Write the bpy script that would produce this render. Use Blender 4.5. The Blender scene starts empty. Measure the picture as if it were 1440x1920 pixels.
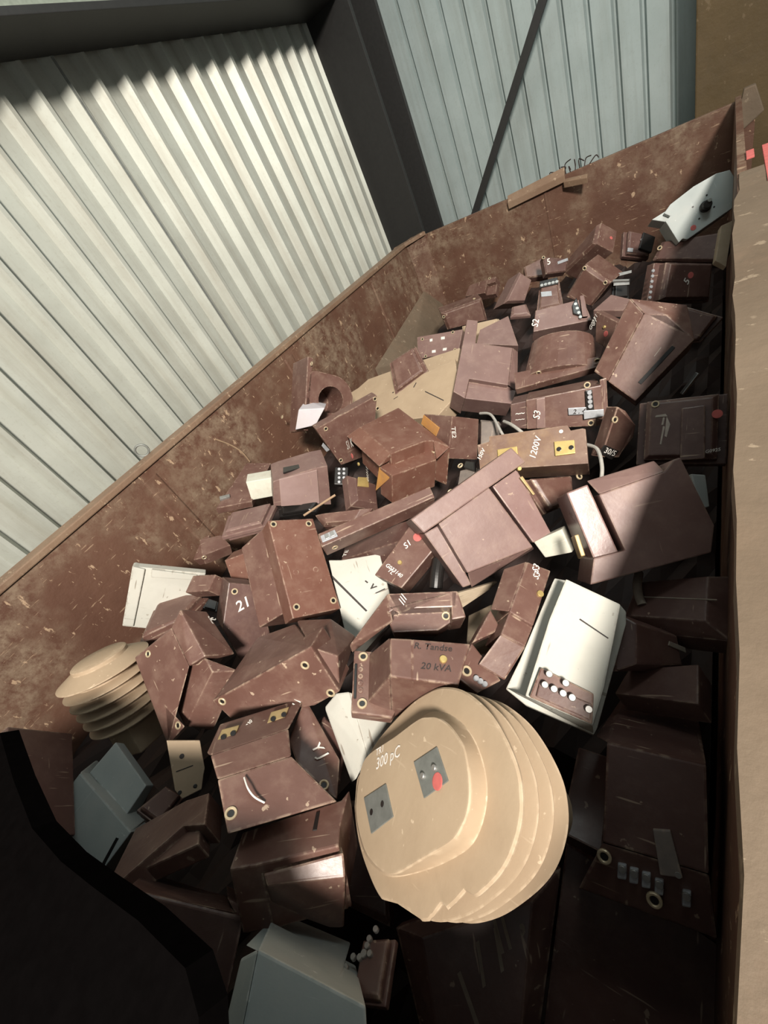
import bpy, bmesh, math, random
from mathutils import Vector, Matrix, Quaternion
random.seed(7)
scene = bpy.context.scene
col = scene.collection
Z = 2.2                                   # eye height above the yard floor

# ------------------------------------------------------------------ camera, light, exposure
cam_data = bpy.data.cameras.new('camera')
cam_data.sensor_fit = 'HORIZONTAL'
cam_data.sensor_width = 36.0
cam_data.lens = 36.0 * 789.957 / 1440.0
cam_data.clip_start = 0.01
cam = bpy.data.objects.new('camera', cam_data)
col.objects.link(cam)
right = Vector((0.7932558, 0.4508478, -0.4092450))
down = Vector((0.0364677, -0.7060900, -0.7071825))
fwd = Vector((-0.6077954, 0.5460524, -0.5765514))
m = Matrix((right, -down, -fwd)).transposed().to_4x4()
m.translation = (0, 0, Z)
cam.matrix_world = m
scene.camera = cam

world = bpy.data.worlds.new('hall_air')
scene.world = world
world.use_nodes = True
bg = world.node_tree.nodes['Background']
bg.inputs[0].default_value = (0.78, 0.86, 0.84, 1)
bg.inputs[1].default_value = 0.27

sp = bpy.data.lights.new('hall_floodlight', 'SPOT')
sp.energy = 3300
sp.color = (1.0, 0.93, 0.84)
sp.spot_size = math.radians(70)
sp.spot_blend = 1.0
sp.shadow_soft_size = 0.42
so = bpy.data.objects.new('hall_floodlight', sp)
so.location = (2.5, -2.2, Z + 3.1)
so.rotation_euler = (Vector((-1.8, 2.0, Z - 0.5)) - so.location).to_track_quat('-Z', 'Y').to_euler()
col.objects.link(so)

ad = bpy.data.lights.new('far_wall_fill', 'AREA')  # unseen cool fill lamp added to brighten the far wall
ad.shape = 'RECTANGLE'
ad.size = 2.0
ad.size_y = 1.0
ad.energy = 62
ad.color = (0.88, 0.98, 0.95)
ao = bpy.data.objects.new('far_wall_fill', ad)
ao.location = (0.6, 2.6, Z + 3.2)
ao.rotation_euler = (Vector((-0.9, 4.9, Z + 0.4)) - ao.location).to_track_quat('-Z', 'Y').to_euler()
col.objects.link(ao)

vs = scene.view_settings
vs.view_transform = 'Standard'
vs.look = 'None'
vs.gamma = 1.0
vs.use_curve_mapping = False
vs.exposure = 0.0

# ------------------------------------------------------------------ materials
MATS = {}
def node(nt, kind, **kw):
    n = nt.nodes.new(kind)
    for k, v in kw.items():
        setattr(n, k, v)
    return n
def base(name, rough, metal=0.0, spec=0.5):
    mt = bpy.data.materials.new(name)
    mt.use_nodes = True
    nt = mt.node_tree
    b = nt.nodes['Principled BSDF']
    b.inputs['Roughness'].default_value = rough
    b.inputs['Metallic'].default_value = metal
    b.inputs['Specular IOR Level'].default_value = spec
    return mt, nt, b
def coords(nt, scale=(1, 1, 1), rnd=True):
    tc = node(nt, 'ShaderNodeTexCoord')
    mp = node(nt, 'ShaderNodeMapping')
    mp.inputs['Scale'].default_value = scale
    nt.links.new(tc.outputs['Object'], mp.inputs['Vector'])
    if rnd:
        oi = node(nt, 'ShaderNodeObjectInfo')
        mu = node(nt, 'ShaderNodeMath', operation='MULTIPLY')
        mu.inputs[1].default_value = 40.0
        nt.links.new(oi.outputs['Random'], mu.inputs[0])
        nt.links.new(mu.outputs[0], mp.inputs['Location'])
    return mp.outputs['Vector']
def noise(nt, vec, scale, detail=6, rough=0.6, lo=0.4, hi=0.6):
    n = node(nt, 'ShaderNodeTexNoise')
    n.inputs['Scale'].default_value = scale
    n.inputs['Detail'].default_value = detail
    n.inputs['Roughness'].default_value = rough
    nt.links.new(vec, n.inputs['Vector'])
    r = node(nt, 'ShaderNodeMapRange')
    r.inputs['From Min'].default_value = lo
    r.inputs['From Max'].default_value = hi
    nt.links.new(n.outputs['Fac'], r.inputs['Value'])
    return r.outputs['Result']
def math_(nt, op, a, b):
    n = node(nt, 'ShaderNodeMath', operation=op)
    for i, v in enumerate((a, b)):
        if isinstance(v, (int, float)):
            n.inputs[i].default_value = v
        else:
            nt.links.new(v, n.inputs[i])
    return n.outputs[0]
def mix(nt, fac, a, b):
    n = node(nt, 'ShaderNodeMix', data_type='RGBA')
    if isinstance(fac, (int, float)):
        n.inputs[0].default_value = fac
    else:
        nt.links.new(fac, n.inputs[0])
    for i, v in ((6, a), (7, b)):
        if isinstance(v, tuple):
            n.inputs[i].default_value = v + (1,)
        else:
            nt.links.new(v, n.inputs[i])
    return n.outputs[2]
def worn_edges(nt, vec, radius=0.007, scale=38, lo=0.46, hi=0.58):
    bv = node(nt, 'ShaderNodeBevel', samples=4)
    bv.inputs['Radius'].default_value = radius
    ge = node(nt, 'ShaderNodeNewGeometry')
    dp = node(nt, 'ShaderNodeVectorMath', operation='DOT_PRODUCT')
    nt.links.new(bv.outputs['Normal'], dp.inputs[0])
    nt.links.new(ge.outputs['True Normal'], dp.inputs[1])
    r = node(nt, 'ShaderNodeMapRange')
    r.inputs['From Min'].default_value = 0.992
    r.inputs['From Max'].default_value = 0.93
    nt.links.new(dp.outputs['Value'], r.inputs['Value'])
    return math_(nt, 'MULTIPLY', r.outputs['Result'], noise(nt, vec, scale, 4, 0.6, lo, hi))
def resin(key, c, c2, rough=0.42, dust=0.25, edge=(0.45, 0.34, 0.25), wear=0.8, spec=0.5, scratch=0.6, stain=None):
    mt, nt, b = base('cast_resin_' + key, rough, 0, spec)
    v = coords(nt)
    cc = mix(nt, noise(nt, v, 7, 5, 0.6, 0.35, 0.7), c, c2)
    if stain:
        cc = mix(nt, math_(nt, 'MULTIPLY', noise(nt, v, 5, 6, 0.65, 0.52, 0.66), 0.75), cc, stain)
    dn = math_(nt, 'MULTIPLY', noise(nt, v, 14, 8, 0.7, 0.48, 0.80), dust)
    cc = mix(nt, dn, cc, (0.36, 0.27, 0.20))
    v2 = coords(nt, (3, 42, 20))
    s1 = noise(nt, v2, 2.2, 2, 0.5, 0.705, 0.74)
    v3 = coords(nt, (34, 4, 22))
    s2 = noise(nt, v3, 2.0, 2, 0.5, 0.715, 0.75)
    sc = math_(nt, 'MULTIPLY', math_(nt, 'MAXIMUM', s1, s2), scratch)
    cc = mix(nt, sc, cc, edge)
    fl = math_(nt, 'MULTIPLY', noise(nt, v, 46, 3, 0.5, 0.70, 0.725), wear)
    cc = mix(nt, fl, cc, edge)
    we = math_(nt, 'MULTIPLY', worn_edges(nt, v), wear)
    cc = mix(nt, we, cc, edge)
    nt.links.new(cc, b.inputs['Base Color'])
    rr = math_(nt, 'ADD', math_(nt, 'MULTIPLY', noise(nt, v, 9, 6, 0.7, 0.3, 0.75), 0.22), rough - 0.08)
    nt.links.new(rr, b.inputs['Roughness'])
    bp = node(nt, 'ShaderNodeBump')
    bp.inputs['Strength'].default_value = 0.12
    bp.inputs['Distance'].default_value = 0.002
    nt.links.new(noise(nt, v, 60, 5, 0.6, 0.2, 0.8), bp.inputs['Height'])
    nt.links.new(bp.outputs['Normal'], b.inputs['Normal'])
    MATS[key] = mt
resin('B', (0.115, 0.057, 0.044), (0.155, 0.084, 0.067))
resin('P', (0.172, 0.101, 0.087), (0.212, 0.130, 0.115), 0.46, 0.22, wear=0.5, scratch=0.25)
resin('P2', (0.205, 0.125, 0.113), (0.25, 0.158, 0.147), 0.30, 0.15, wear=0.6, scratch=0.3)
resin('P4', (0.30, 0.20, 0.18), (0.36, 0.25, 0.235), 0.4, 0.2, wear=0.4, scratch=0.3)
resin('P3', (0.150, 0.085, 0.062), (0.20, 0.125, 0.09), 0.5, 0.35, wear=0.6, scratch=0.4, stain=(0.25, 0.155, 0.085))
resin('R', (0.143, 0.062, 0.043), (0.182, 0.088, 0.063), 0.40, 0.22, wear=0.7, scratch=0.35)
resin('D', (0.090, 0.046, 0.038), (0.12, 0.064, 0.054), 0.40, 0.15, wear=0.55)  # dark resin; also puts shade into the colour of transformers in shadow
resin('W', (0.46, 0.45, 0.40), (0.54, 0.53, 0.475), 0.7, 0.25, (0.20, 0.16, 0.12), 0.5, 0.3, 0.7)
resin('W2', (0.55, 0.55, 0.46), (0.68, 0.67, 0.58), 0.8, 0.6, (0.75, 0.72, 0.62), 0.5, 0.2, 0.4)
resin('L', (0.50, 0.47, 0.50), (0.62, 0.58, 0.60), 0.6, 0.3, (0.7, 0.66, 0.62), 0.5, 0.3, 0.5)
resin('G', (0.33, 0.36, 0.35), (0.41, 0.44, 0.425), 0.6, 0.12, (0.66, 0.68, 0.66), 0.5, 0.35, 0.2)
resin('G2', (0.17, 0.14, 0.125), (0.24, 0.205, 0.18), 0.55, 0.35)
resin('E', (0.37, 0.275, 0.185), (0.43, 0.325, 0.22), 0.66, 0.15, (0.72, 0.58, 0.42), 0.45, 0.3, 0.15)
resin('E2', (0.30, 0.235, 0.165), (0.42, 0.345, 0.25), 0.85, 0.6, (0.5, 0.42, 0.32), 0.4, 0.2, 0.3)
resin('orange', (0.48, 0.24, 0.07), (0.30, 0.12, 0.04), 0.65, 0.3, (0.6, 0.4, 0.2), 0.5, 0.3, 0.3)
def plain(key, c, rough=0.5, metal=0.0, spec=0.5, var=0.25):
    mt, nt, b = base(key, rough, metal, spec)
    v = coords(nt)
    cc = mix(nt, noise(nt, v, 45, 5, 0.6, 0.3, 0.7), c, tuple(x * (1 - var) for x in c))
    nt.links.new(cc, b.inputs['Base Color'])
    MATS[key] = mt
plain('black', (0.018, 0.016, 0.015), 0.32)
plain('ink', (0.035, 0.028, 0.026), 0.7)
plain('steel', (0.45, 0.44, 0.42), 0.38, 0.7)
plain('brass', (0.62, 0.46, 0.18), 0.42, 0.55)
plain('brass2', (0.40, 0.29, 0.14), 0.5, 0.5)
plain('label', (0.42, 0.43, 0.45), 0.45, 0.3)
plain('zinc', (0.27, 0.28, 0.26), 0.55, 0.5)
plain('chalk', (0.80, 0.76, 0.70), 0.8)
plain('dust', (0.30, 0.25, 0.20), 0.9)
plain('red', (0.60, 0.14, 0.125), 0.8)
plain('wood', (0.36, 0.24, 0.15), 0.8)
plain('cable', (0.42, 0.40, 0.36), 0.6)
plain('eyelet', (0.62, 0.50, 0.33), 0.4, 0.35)
plain('chalk2', (0.42, 0.36, 0.31), 0.9)

def rusty(key, c, c2, flake, dust, amount=0.6, rough=0.6):
    mt, nt, b = base(key, rough, 0, 0.4)
    v = coords(nt, rnd=False)
    cc = mix(nt, noise(nt, v, 1.8, 8, 0.65, 0.35, 0.68), c, c2)
    big = math_(nt, 'MULTIPLY', noise(nt, v, 1.5, 4, 0.6, 0.44, 0.60), noise(nt, v, 14, 10, 0.78, 0.40, 0.60))
    cc = mix(nt, math_(nt, 'MULTIPLY', big, amount), cc, dust)
    ch = math_(nt, 'MULTIPLY', noise(nt, coords(nt, (1.5, 2.6, 1.1), False), 11, 6, 0.66, 0.63, 0.655), 0.85)
    cc = mix(nt, ch, cc, flake)
    v2 = coords(nt, (4, 4, 30), False)
    sc = math_(nt, 'MULTIPLY', noise(nt, v2, 2.6, 3, 0.6, 0.66, 0.70), 0.5)
    cc = mix(nt, sc, cc, flake)
    nt.links.new(cc, b.inputs['Base Color'])
    bp = node(nt, 'ShaderNodeBump')
    bp.inputs['Strength'].default_value = 0.35
    bp.inputs['Distance'].default_value = 0.01
    nt.links.new(noise(nt, v, 9, 8, 0.6, 0.2, 0.8), bp.inputs['Height'])
    nt.links.new(bp.outputs['Normal'], b.inputs['Normal'])
    MATS[key] = mt
rusty('skip_paint', (0.095, 0.043, 0.027), (0.135, 0.067, 0.043), (0.46, 0.32, 0.21), (0.32, 0.245, 0.17), 0.62)
rusty('skip_rim', (0.17, 0.10, 0.065), (0.24, 0.155, 0.10), (0.40, 0.29, 0.20), (0.30, 0.22, 0.15), 0.4)
rusty('skip_tan', (0.12, 0.086, 0.057), (0.165, 0.122, 0.084), (0.26, 0.2, 0.14), (0.20, 0.13, 0.085), 0.5, 0.75)
rusty('old_panel', (0.085, 0.055, 0.022), (0.13, 0.085, 0.038), (0.16, 0.11, 0.06), (0.10, 0.07, 0.04), 0.4, 0.7)
def galvanised(key, c, c2, dirt, streak):
    mt, nt, b = base(key, 0.5, 0.25, 0.5)
    v = coords(nt, rnd=False)
    cc = mix(nt, noise(nt, v, 3, 6, 0.65, 0.35, 0.7), c, c2)
    st = math_(nt, 'MULTIPLY', noise(nt, coords(nt, (5, 5, 0.35), False), 1.7, 8, 0.68, 0.46, 0.72), streak)
    cc = mix(nt, st, cc, dirt)
    sp = math_(nt, 'MULTIPLY', noise(nt, v, 60, 8, 0.7, 0.55, 0.8), 0.45)
    cc = mix(nt, sp, cc, dirt)
    nt.links.new(cc, b.inputs['Base Color'])
    MATS[key] = mt
galvanised('sheet_left', (0.49, 0.505, 0.45), (0.41, 0.42, 0.37), (0.27, 0.235, 0.18), 0.5)
galvanised('sheet_far_cool', (0.42, 0.48, 0.47), (0.36, 0.42, 0.41), (0.24, 0.25, 0.22), 0.5)  # bluer than the left sheet; cool daylight put into the colour
plain('dark_steel', (0.020, 0.019, 0.018), 0.55)
plain('beam_lit_side', (0.24, 0.27, 0.22), 0.6)  # side face of the dark beam; faint light on it put into the colour
plain('concrete', (0.20, 0.19, 0.175), 0.9)
plain('sheet', (0.003, 0.0025, 0.0025), 0.9, 0, 0.0)  # near black without sheen; darkness put into the added sheet's colour
plain('rubble', (0.028, 0.014, 0.011), 0.7)  # far darker than the resin; shade of the gaps put into the heap colour

# ------------------------------------------------------------------ mesh helpers
def obj(name, bm, mat, parent=None, smooth=False):
    me = bpy.data.meshes.new(name)
    bmesh.ops.recalc_face_normals(bm, faces=bm.faces[:])
    bm.to_mesh(me)
    bm.free()
    if smooth:
        for p in me.polygons:
            p.use_smooth = True
        me.set_sharp_from_angle(angle=0.55)
    me.materials.append(MATS[mat])
    o = bpy.data.objects.new(name, me)
    col.objects.link(o)
    if parent:
        o.parent = parent
    return o
def merge(dst, src):
    me = bpy.data.meshes.new('tmp')
    src.to_mesh(me)
    src.free()
    dst.from_mesh(me)
    bpy.data.meshes.remove(me)
def soften(bm, width):
    bmesh.ops.dissolve_limit(bm, angle_limit=0.035, verts=bm.verts[:], edges=bm.edges[:])
    es = [e for e in bm.edges if len(e.link_faces) == 2 and e.calc_face_angle(0) > 0.15]
    if not es:
        return
    w = min(width, 0.22 * min(e.calc_length() for e in es))
    if w > 0.0004:
        bmesh.ops.bevel(bm, geom=es, offset=w, segments=2, profile=0.6, affect='EDGES', clamp_overlap=True)
def add_hull(bm, pts, bevel=0.004):
    b = bmesh.new()
    vs_ = [b.verts.new(p) for p in pts]
    r = bmesh.ops.convex_hull(b, input=vs_)
    dead = [g for g in r['geom_interior'] if isinstance(g, bmesh.types.BMVert)] + [v for v in b.verts if not v.link_faces]
    bmesh.ops.delete(b, geom=list(set(dead)), context='VERTS')
    bmesh.ops.remove_doubles(b, verts=b.verts[:], dist=0.0005)
    bmesh.ops.recalc_face_normals(b, faces=b.faces[:])
    soften(b, bevel)
    merge(bm, b)
def add_prism(bm, top, bot, bevel=0.004):
    b = bmesh.new()
    t = [b.verts.new(p) for p in top]
    s = [b.verts.new(p) for p in bot]
    n = len(t)
    b.faces.new(t)
    b.faces.new(list(reversed(s)))
    for i in range(n):
        j = (i + 1) % n
        b.faces.new((t[j], t[i], s[i], s[j]))
    bmesh.ops.recalc_face_normals(b, faces=b.faces[:])
    soften(b, bevel)
    merge(bm, b)
def add_box(bm, x0, x1, y0, y1, z0, z1, bevel=0.0):
    pts = [(x, y, z) for x in (x0, x1) for y in (y0, y1) for z in (z0, z1)]
    add_hull(bm, pts, bevel)
def lathe(bm, prof, seg=48, chip=None):
    rings = []
    for i, (r, z) in enumerate(prof):
        ring = []
        for k in range(seg):
            a = 2 * math.pi * k / seg
            rr = r * (chip(i, a) if chip else 1.0)
            ring.append(bm.verts.new((rr * math.cos(a), rr * math.sin(a), z)))
        rings.append(ring)
    for i in range(len(rings) - 1):
        for k in range(seg):
            j = (k + 1) % seg
            bm.faces.new((rings[i][k], rings[i][j], rings[i + 1][j], rings[i + 1][k]))
    bm.faces.new(list(reversed(rings[0])))
    bm.faces.new(rings[-1])
def add_tube(bm, pts, r, seg=10):
    pts = [Vector(p) for p in pts]
    fine = []
    n = len(pts)
    for i in range(n - 1):                       # smooth curve through the points
        p0, p1, p2, p3 = pts[max(i - 1, 0)], pts[i], pts[i + 1], pts[min(i + 2, n - 1)]
        for s in range(6):
            t = s / 6
            fine.append(0.5 * ((2 * p1) + (p2 - p0) * t + (2 * p0 - 5 * p1 + 4 * p2 - p3) * t * t + (3 * p1 - p0 - 3 * p2 + p3) * t ** 3))
    fine.append(pts[-1])
    rings = []
    ref = Vector((0.3, 0.2, 0.9))
    for i, p in enumerate(fine):
        d = (fine[min(i + 1, len(fine) - 1)] - fine[max(i - 1, 0)]).normalized()
        a = d.cross(ref).normalized()
        c = d.cross(a)
        rings.append([bm.verts.new(p + (a * math.cos(2 * math.pi * k / seg) + c * math.sin(2 * math.pi * k / seg)) * r) for k in range(seg)])
    for i in range(len(rings) - 1):
        for k in range(seg):
            j = (k + 1) % seg
            bm.faces.new((rings[i][k], rings[i][j], rings[i + 1][j], rings[i + 1][k]))
    bm.faces.new(list(reversed(rings[0])))
    bm.faces.new(rings[-1])
def frame(pos, n, x=None):
    n = Vector(n).normalized()
    x = Vector(x) if x is not None else Vector((0.31, 0.94, 0.12))
    x = (x - n * x.dot(n)).normalized()
    y = n.cross(x)
    mt = Matrix((x, y, n)).transposed().to_4x4()
    mt.translation = Vector(pos)
    return mt
def thing(name, label, cat, loc=(0, 0, 0), group=None, quat=None):
    o = bpy.data.objects.new(name, None)
    o.empty_display_size = 0.05
    o.location = loc
    if quat:
        o.rotation_mode = 'QUATERNION'
        o.rotation_quaternion = quat
    o['label'] = label
    o['category'] = cat
    if group:
        o['group'] = group
    col.objects.link(o)
    return o
def tag(o, label, cat, group=None):
    o['label'] = label
    o['category'] = cat
    if group:
        o['group'] = group
    return o
def struct(name, bm, mat):
    o = obj(name, bm, mat)
    o['kind'] = 'structure'
    return o
def add_disc(bm, pos, n, r, h, seg=20):
    b = bmesh.new()
    lathe(b, [(r, -0.001), (r, h * 0.75), (r * 0.86, h)], seg)
    b.transform(frame(pos, n))
    merge(bm, b)
def eyelet(pos, n, r, parent):
    b = bmesh.new()
    lathe(b, [(r * 0.55, -0.004), (r, -0.002), (r, 0.0016), (r * 0.9, 0.003), (r * 0.68, 0.003), (r * 0.56, 0.0012), (r * 0.54, -0.001)], 20)
    b.transform(frame(pos, n))
    e = obj('mounting_bushing', b, 'eyelet', parent)
    e['label'] = 'brass eyelet'
    b = bmesh.new()
    lathe(b, [(r * 0.53, -0.001), (r * 0.53, 0.0006)], 16)
    b.transform(frame(pos, n))
    obj('bolt_hole', b, 'black', e)
def writing(s, mat, pa, pb, n, parent):
    pa, pb, n = Vector(pa), Vector(pb), Vector(n)
    cu = bpy.data.curves.new('handwriting', 'FONT')
    cu.body = s
    cu.size = 1.0
    cu.shear = 0.2
    cu.resolution_u = 2
    cu.offset = 0.012
    tmp = bpy.data.objects.new('handwriting', cu)
    col.objects.link(tmp)
    bpy.context.view_layer.update()
    me = bpy.data.meshes.new_from_object(tmp.evaluated_get(bpy.context.evaluated_depsgraph_get()))
    bpy.data.objects.remove(tmp)
    bpy.data.curves.remove(cu)
    if not me.vertices:
        return
    w = max(v.co.x for v in me.vertices) or 1.0
    k = (pb - pa).length / w
    mt = frame(pa + n * 0.0012, n, pb - pa)
    me.transform(mt @ Matrix.Diagonal((k, k, k, 1)))
    me.name = 'handwriting'
    me.materials.clear()
    me.materials.append(MATS[mat])
    o = bpy.data.objects.new('handwriting', me)
    col.objects.link(o)
    o.parent = parent

# ------------------------------------------------------------------ the hall
def corrugated(name, mat, along, origin, length, z0, z1, pitch, depth, face, shape):
    """trapezoid sheet standing on z0..z1; along/face are unit vectors in plan"""
    bm = bmesh.new()
    prof = []
    k = 0
    while k * pitch < length:
        s = k * pitch
        for t, d in shape:
            prof.append((s + t * pitch, d * depth))
        k += 1
    th = 0.004
    cols = []
    for s, d in prof:
        q = []
        for dd in (d, d - th):
            x = origin[0] + along[0] * s + face[0] * dd
            y = origin[1] + along[1] * s + face[1] * dd
            q += [bm.verts.new((x, y, z0)), bm.verts.new((x, y, z1))]
        cols.append(q)
    for a, b in zip(cols, cols[1:]):
        if (a[0].co - b[0].co).length < 1e-6:
            continue
        bm.faces.new((a[0], b[0], b[1], a[1]))
        bm.faces.new((b[2], a[2], a[3], b[3]))
        bm.faces.new((a[1], b[1], b[3], a[3]))
        bm.faces.new((b[0], a[0], a[2], b[2]))
    return struct(name, bm, mat)
bm = bmesh.new(); add_box(bm, -4, 5, -4, 7, -0.1, 0); struct('floor', bm, 'concrete')
corrugated('wall_left', 'sheet_left', (0, 1), (-2.735, -1.6), 6.35, 0.0, Z + 2.6, 0.183, 0.05, (1, 0), ((0, 0), (0.44, 0), (0.68, 1), (0.80, 1), (0.90, 0)))
corrugated('wall_back', 'sheet_far_cool', (1, 0), (-2.7, 4.98), 4.9, 0.0, Z + 2.6, 0.172, 0.04, (0, -1), ((0, 1), (0.76, 1), (0.83, 0), (0.93, 0), (1.0, 1)))
bm = bmesh.new(); add_box(bm, -2.75, -2.30, 4.36, 4.40, 0, Z + 2.5, .003); add_box(bm, -2.75, -2.22, 4.62, 4.66, 0, Z + 2.5, .003); add_box(bm, -2.53, -2.49, 4.38, 4.64, 0, Z + 2.5)
struct('trim_1', bm, 'dark_steel')
bm = bmesh.new(); add_box(bm, -2.69, -2.36, -1.6, 4.4, Z + 1.08, Z + 1.11, .003); add_box(bm, -2.52, -2.48, -1.6, 4.4, Z + 1.10, Z + 1.5, .003)
struct('trim_2', bm, 'dark_steel')
bm = bmesh.new(); add_box(bm, -2.478, -2.46, -1.6, 4.4, Z + 1.15, Z + 1.5, .003)
struct('trim_3', bm, 'beam_lit_side')
bm = bmesh.new()
a, b_ = Vector((-1.96, 4.67, Z - 0.75)), Vector((-0.86, 4.67, Z + 0.62))
d = (b_ - a).normalized(); s = Vector((0, 1, 0)).cross(d) * 0.03
add_hull(bm, [a + s, a - s, b_ + s, b_ - s] + [p + Vector((0, 0.03, 0)) for p in (a + s, a - s, b_ + s, b_ - s)], .002)
struct('trim_4', bm, 'dark_steel')
bm = bmesh.new(); add_box(bm, -0.17, 1.6, 4.6, 4.7, 0, Z + 1.4, .01); struct('wall_right', bm, 'old_panel')
bm = bmesh.new(); add_box(bm, -2.694, -2.682, 2.005, 2.018, 0.3, Z + 1.3); struct('trim_5', bm, 'zinc')

# ------------------------------------------------------------------ the skip
R = Z - 0.573                              # rim height
skip = thing('scrap_skip', 'long rusty brown steel skip holding the heap of transformers', 'skip', (-1.15, 2.0, 0.0))
def skip_part(name, bm, mat):
    o = obj(name, bm, mat)
    o.location = (1.15, -2.0, 0.0)
    o.parent = skip
    return o
bm = bmesh.new(); add_box(bm, -2.375, -2.345, -0.95, 4.22, 0.12, R - 0.005, .003)
for y in (0.75, 2.02, 3.3):
    add_hull(bm, [(-2.352, y - .02, R - .08), (-2.352, y + .09, R - .08), (-2.352, y - .03, .15), (-2.352, y + .08, .15), (-2.338, y, R - .08), (-2.338, y + .07, R - .08), (-2.338, y - .01, .15), (-2.338, y + .06, .15)], .003)
skip_part('side_panel', bm, 'skip_paint')
bm = bmesh.new(); add_box(bm, -2.43, -2.332, -0.95, 4.02, R - 0.032, R, .006)
add_hull(bm, [(-2.455, 4.0, R), (-2.332, 4.0, R), (-2.2, 4.2, R), (-2.24, 4.25, R)] + [(-2.455, 4.0, R - .03), (-2.332, 4.0, R - .03), (-2.2, 4.2, R - .03), (-2.24, 4.25, R - .03)], .004)
skip_part('rim', bm, 'skip_rim')
bm = bmesh.new(); add_box(bm, -2.375, 0.15, 4.20, 4.235, 0.12, R - 0.027, .004)
add_hull(bm, [(-2.345, 4.05, z) for z in (.15, R - .04)] + [(-2.21, 4.202, z) for z in (.15, R - .04)] + [(-2.345, 4.202, z) for z in (.15, R - .04)], .002)
add_box(bm, -1.12, -1.10, 4.194, 4.21, .15, R - .03)
skip_part('end_panel', bm, 'skip_paint')
bm = bmesh.new(); add_box(bm, 0.045, 0.075, -0.95, 4.22, 0.12, R - 0.005, .003); skip_part('side_panel', bm, 'skip_paint')
bm = bmesh.new()
rng = random.Random(3)
ys = [-0.98 + i * 0.11 for i in range(32)]
for y0, y1 in zip(ys, ys[1:]):
    pass
n = len(ys)
jit = [rng.uniform(-.004, .004) for _ in ys]
top = [(0.034 + jit[i] + (0.014 if y > 2.2 else 0), y, R + rng.uniform(-.002, .002)) for i, y in enumerate(ys)]
for i in range(n - 1):
    add_hull(bm, [top[i], top[i + 1], (0.26, ys[i], R), (0.26, ys[i + 1], R), (top[i][0], ys[i], R - .05), (top[i + 1][0], ys[i + 1], R - .05), (.26, ys[i], R - .05), (.26, ys[i + 1], R - .05)], 0)
skip_part('rim', bm, 'skip_tan')
bm = bmesh.new(); add_box(bm, -2.375, 0.06, -0.96, -0.93, 0.12, R - 0.005, .003); skip_part('end_panel', bm, 'skip_paint')
bm = bmesh.new(); add_box(bm, -2.43, 0.10, -1.04, -0.92, R - 0.05, R, .008); skip_part('rim', bm, 'skip_rim')
bm = bmesh.new(); add_box(bm, -2.40, 0.10, -0.95, 4.22, 0.08, 0.12); skip_part('bottom', bm, 'skip_paint')
bm = bmesh.new(); add_hull(bm, [(0.07, 4.19, R - .062), (0.085, 4.19, R + .02), (0.14, 4.19, R + .02), (0.19, 4.19, R - .127), (0.073, 4.19, R - .197)] + [(0.07, 4.25, R - .062), (0.085, 4.25, R + .02), (0.14, 4.25, R + .02), (0.19, 4.25, R - .127), (0.073, 4.25, R - .197)], .006)
r_ = skip_part('corner_plate', bm, 'skip_tan'); r_['label'] = 'bent tan corner plate'
bm = bmesh.new(); add_box(bm, 0.125, 0.22, 2.2, 2.72, R - .004, R + .004, .002); r_ = skip_part('painted_patch', bm, 'red'); r_['label'] = 'red painted patch'
bm = bmesh.new(); add_box(bm, 0.075, 0.10, 2.6, 2.72, R - .004, R + .003, .002); skip_part('painted_patch', bm, 'red')
bm = bmesh.new(); add_hull(bm, [(-2.342, 2.85, Z - 1.2), (-2.342, 4.15, Z - 1.02), (-2.342, 4.19, Z - 1.3), (-2.2, 4.17, Z - 1.33), (-2.2, 3.2, Z - 1.33), (-2.342, 2.85, Z - 1.4), (-2.2, 4.17, Z - 1.5), (-2.342, 4.19, Z - 1.5)], .01)
skip_part('corner_fillet', bm, 'skip_tan')
bm = bmesh.new()
ring = [Vector((-2.425, 0.885, R + .033)) + Vector((0.02 * math.cos(t), 0.026 * math.cos(t), 0.032 * math.sin(t))) for t in [2 * math.pi * k / 16 for k in range(17)]]
add_tube(bm, ring, 0.006, 8); skip_part('lifting_eye', bm, 'zinc')
bm = bmesh.new(); add_tube(bm, [(-2.340, 1.225, Z - .73), (-2.335, 1.277, Z - .813), (-2.328, 1.306, Z - .891), (-2.335, 1.315, Z - .977)], 0.005, 6); r_ = skip_part('paint_curl', bm, 'wood'); r_['label'] = 'peeling strip of pale paint'

# loose strip and twigs on the far rim
t = thing('steel_angle', 'bent rusty steel strip lying along the top of the far wall of the skip', 'steel strip', (-1.15, 4.21, R - .03))
def strip_part(name, pts, mat, bev=.003):
    b = bmesh.new(); add_hull(b, pts, bev); o = obj(name, b, mat, t); o.location = (1.15, -4.21, -(R - .03)); return o
strip_part('flange', [(x, y, z) for x, z in ((-1.40, R - .092), (-0.95, R - .065)) for y in (4.165, 4.20) for z in (z, z + .045)], 'skip_rim')
strip_part('bent_tip', [(-0.96, 4.15, R - .10), (-0.96, 4.20, R - .05), (-0.96, 4.15, R - .06), (-0.78, 4.06, R - .115), (-0.78, 4.09, R - .06), (-0.78, 4.06, R - .08)], 'skip_rim')
b = bmesh.new()
for k in range(9):
    x = -1.05 + 0.033 * k
    add_tube(b, [(x, 4.22, R - .028), (x + rng.uniform(-.03, .05), 4.22 + rng.uniform(-.01, .03), R + rng.uniform(-.01, .03)), (x + rng.uniform(.0, .09), 4.22, R + rng.uniform(-.03, .05))], 0.004, 5)
tag(obj('twig_tuft', b, 'rubble'), 'small dark tuft of twigs caught on the far rim of the skip', 'twigs')

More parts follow.
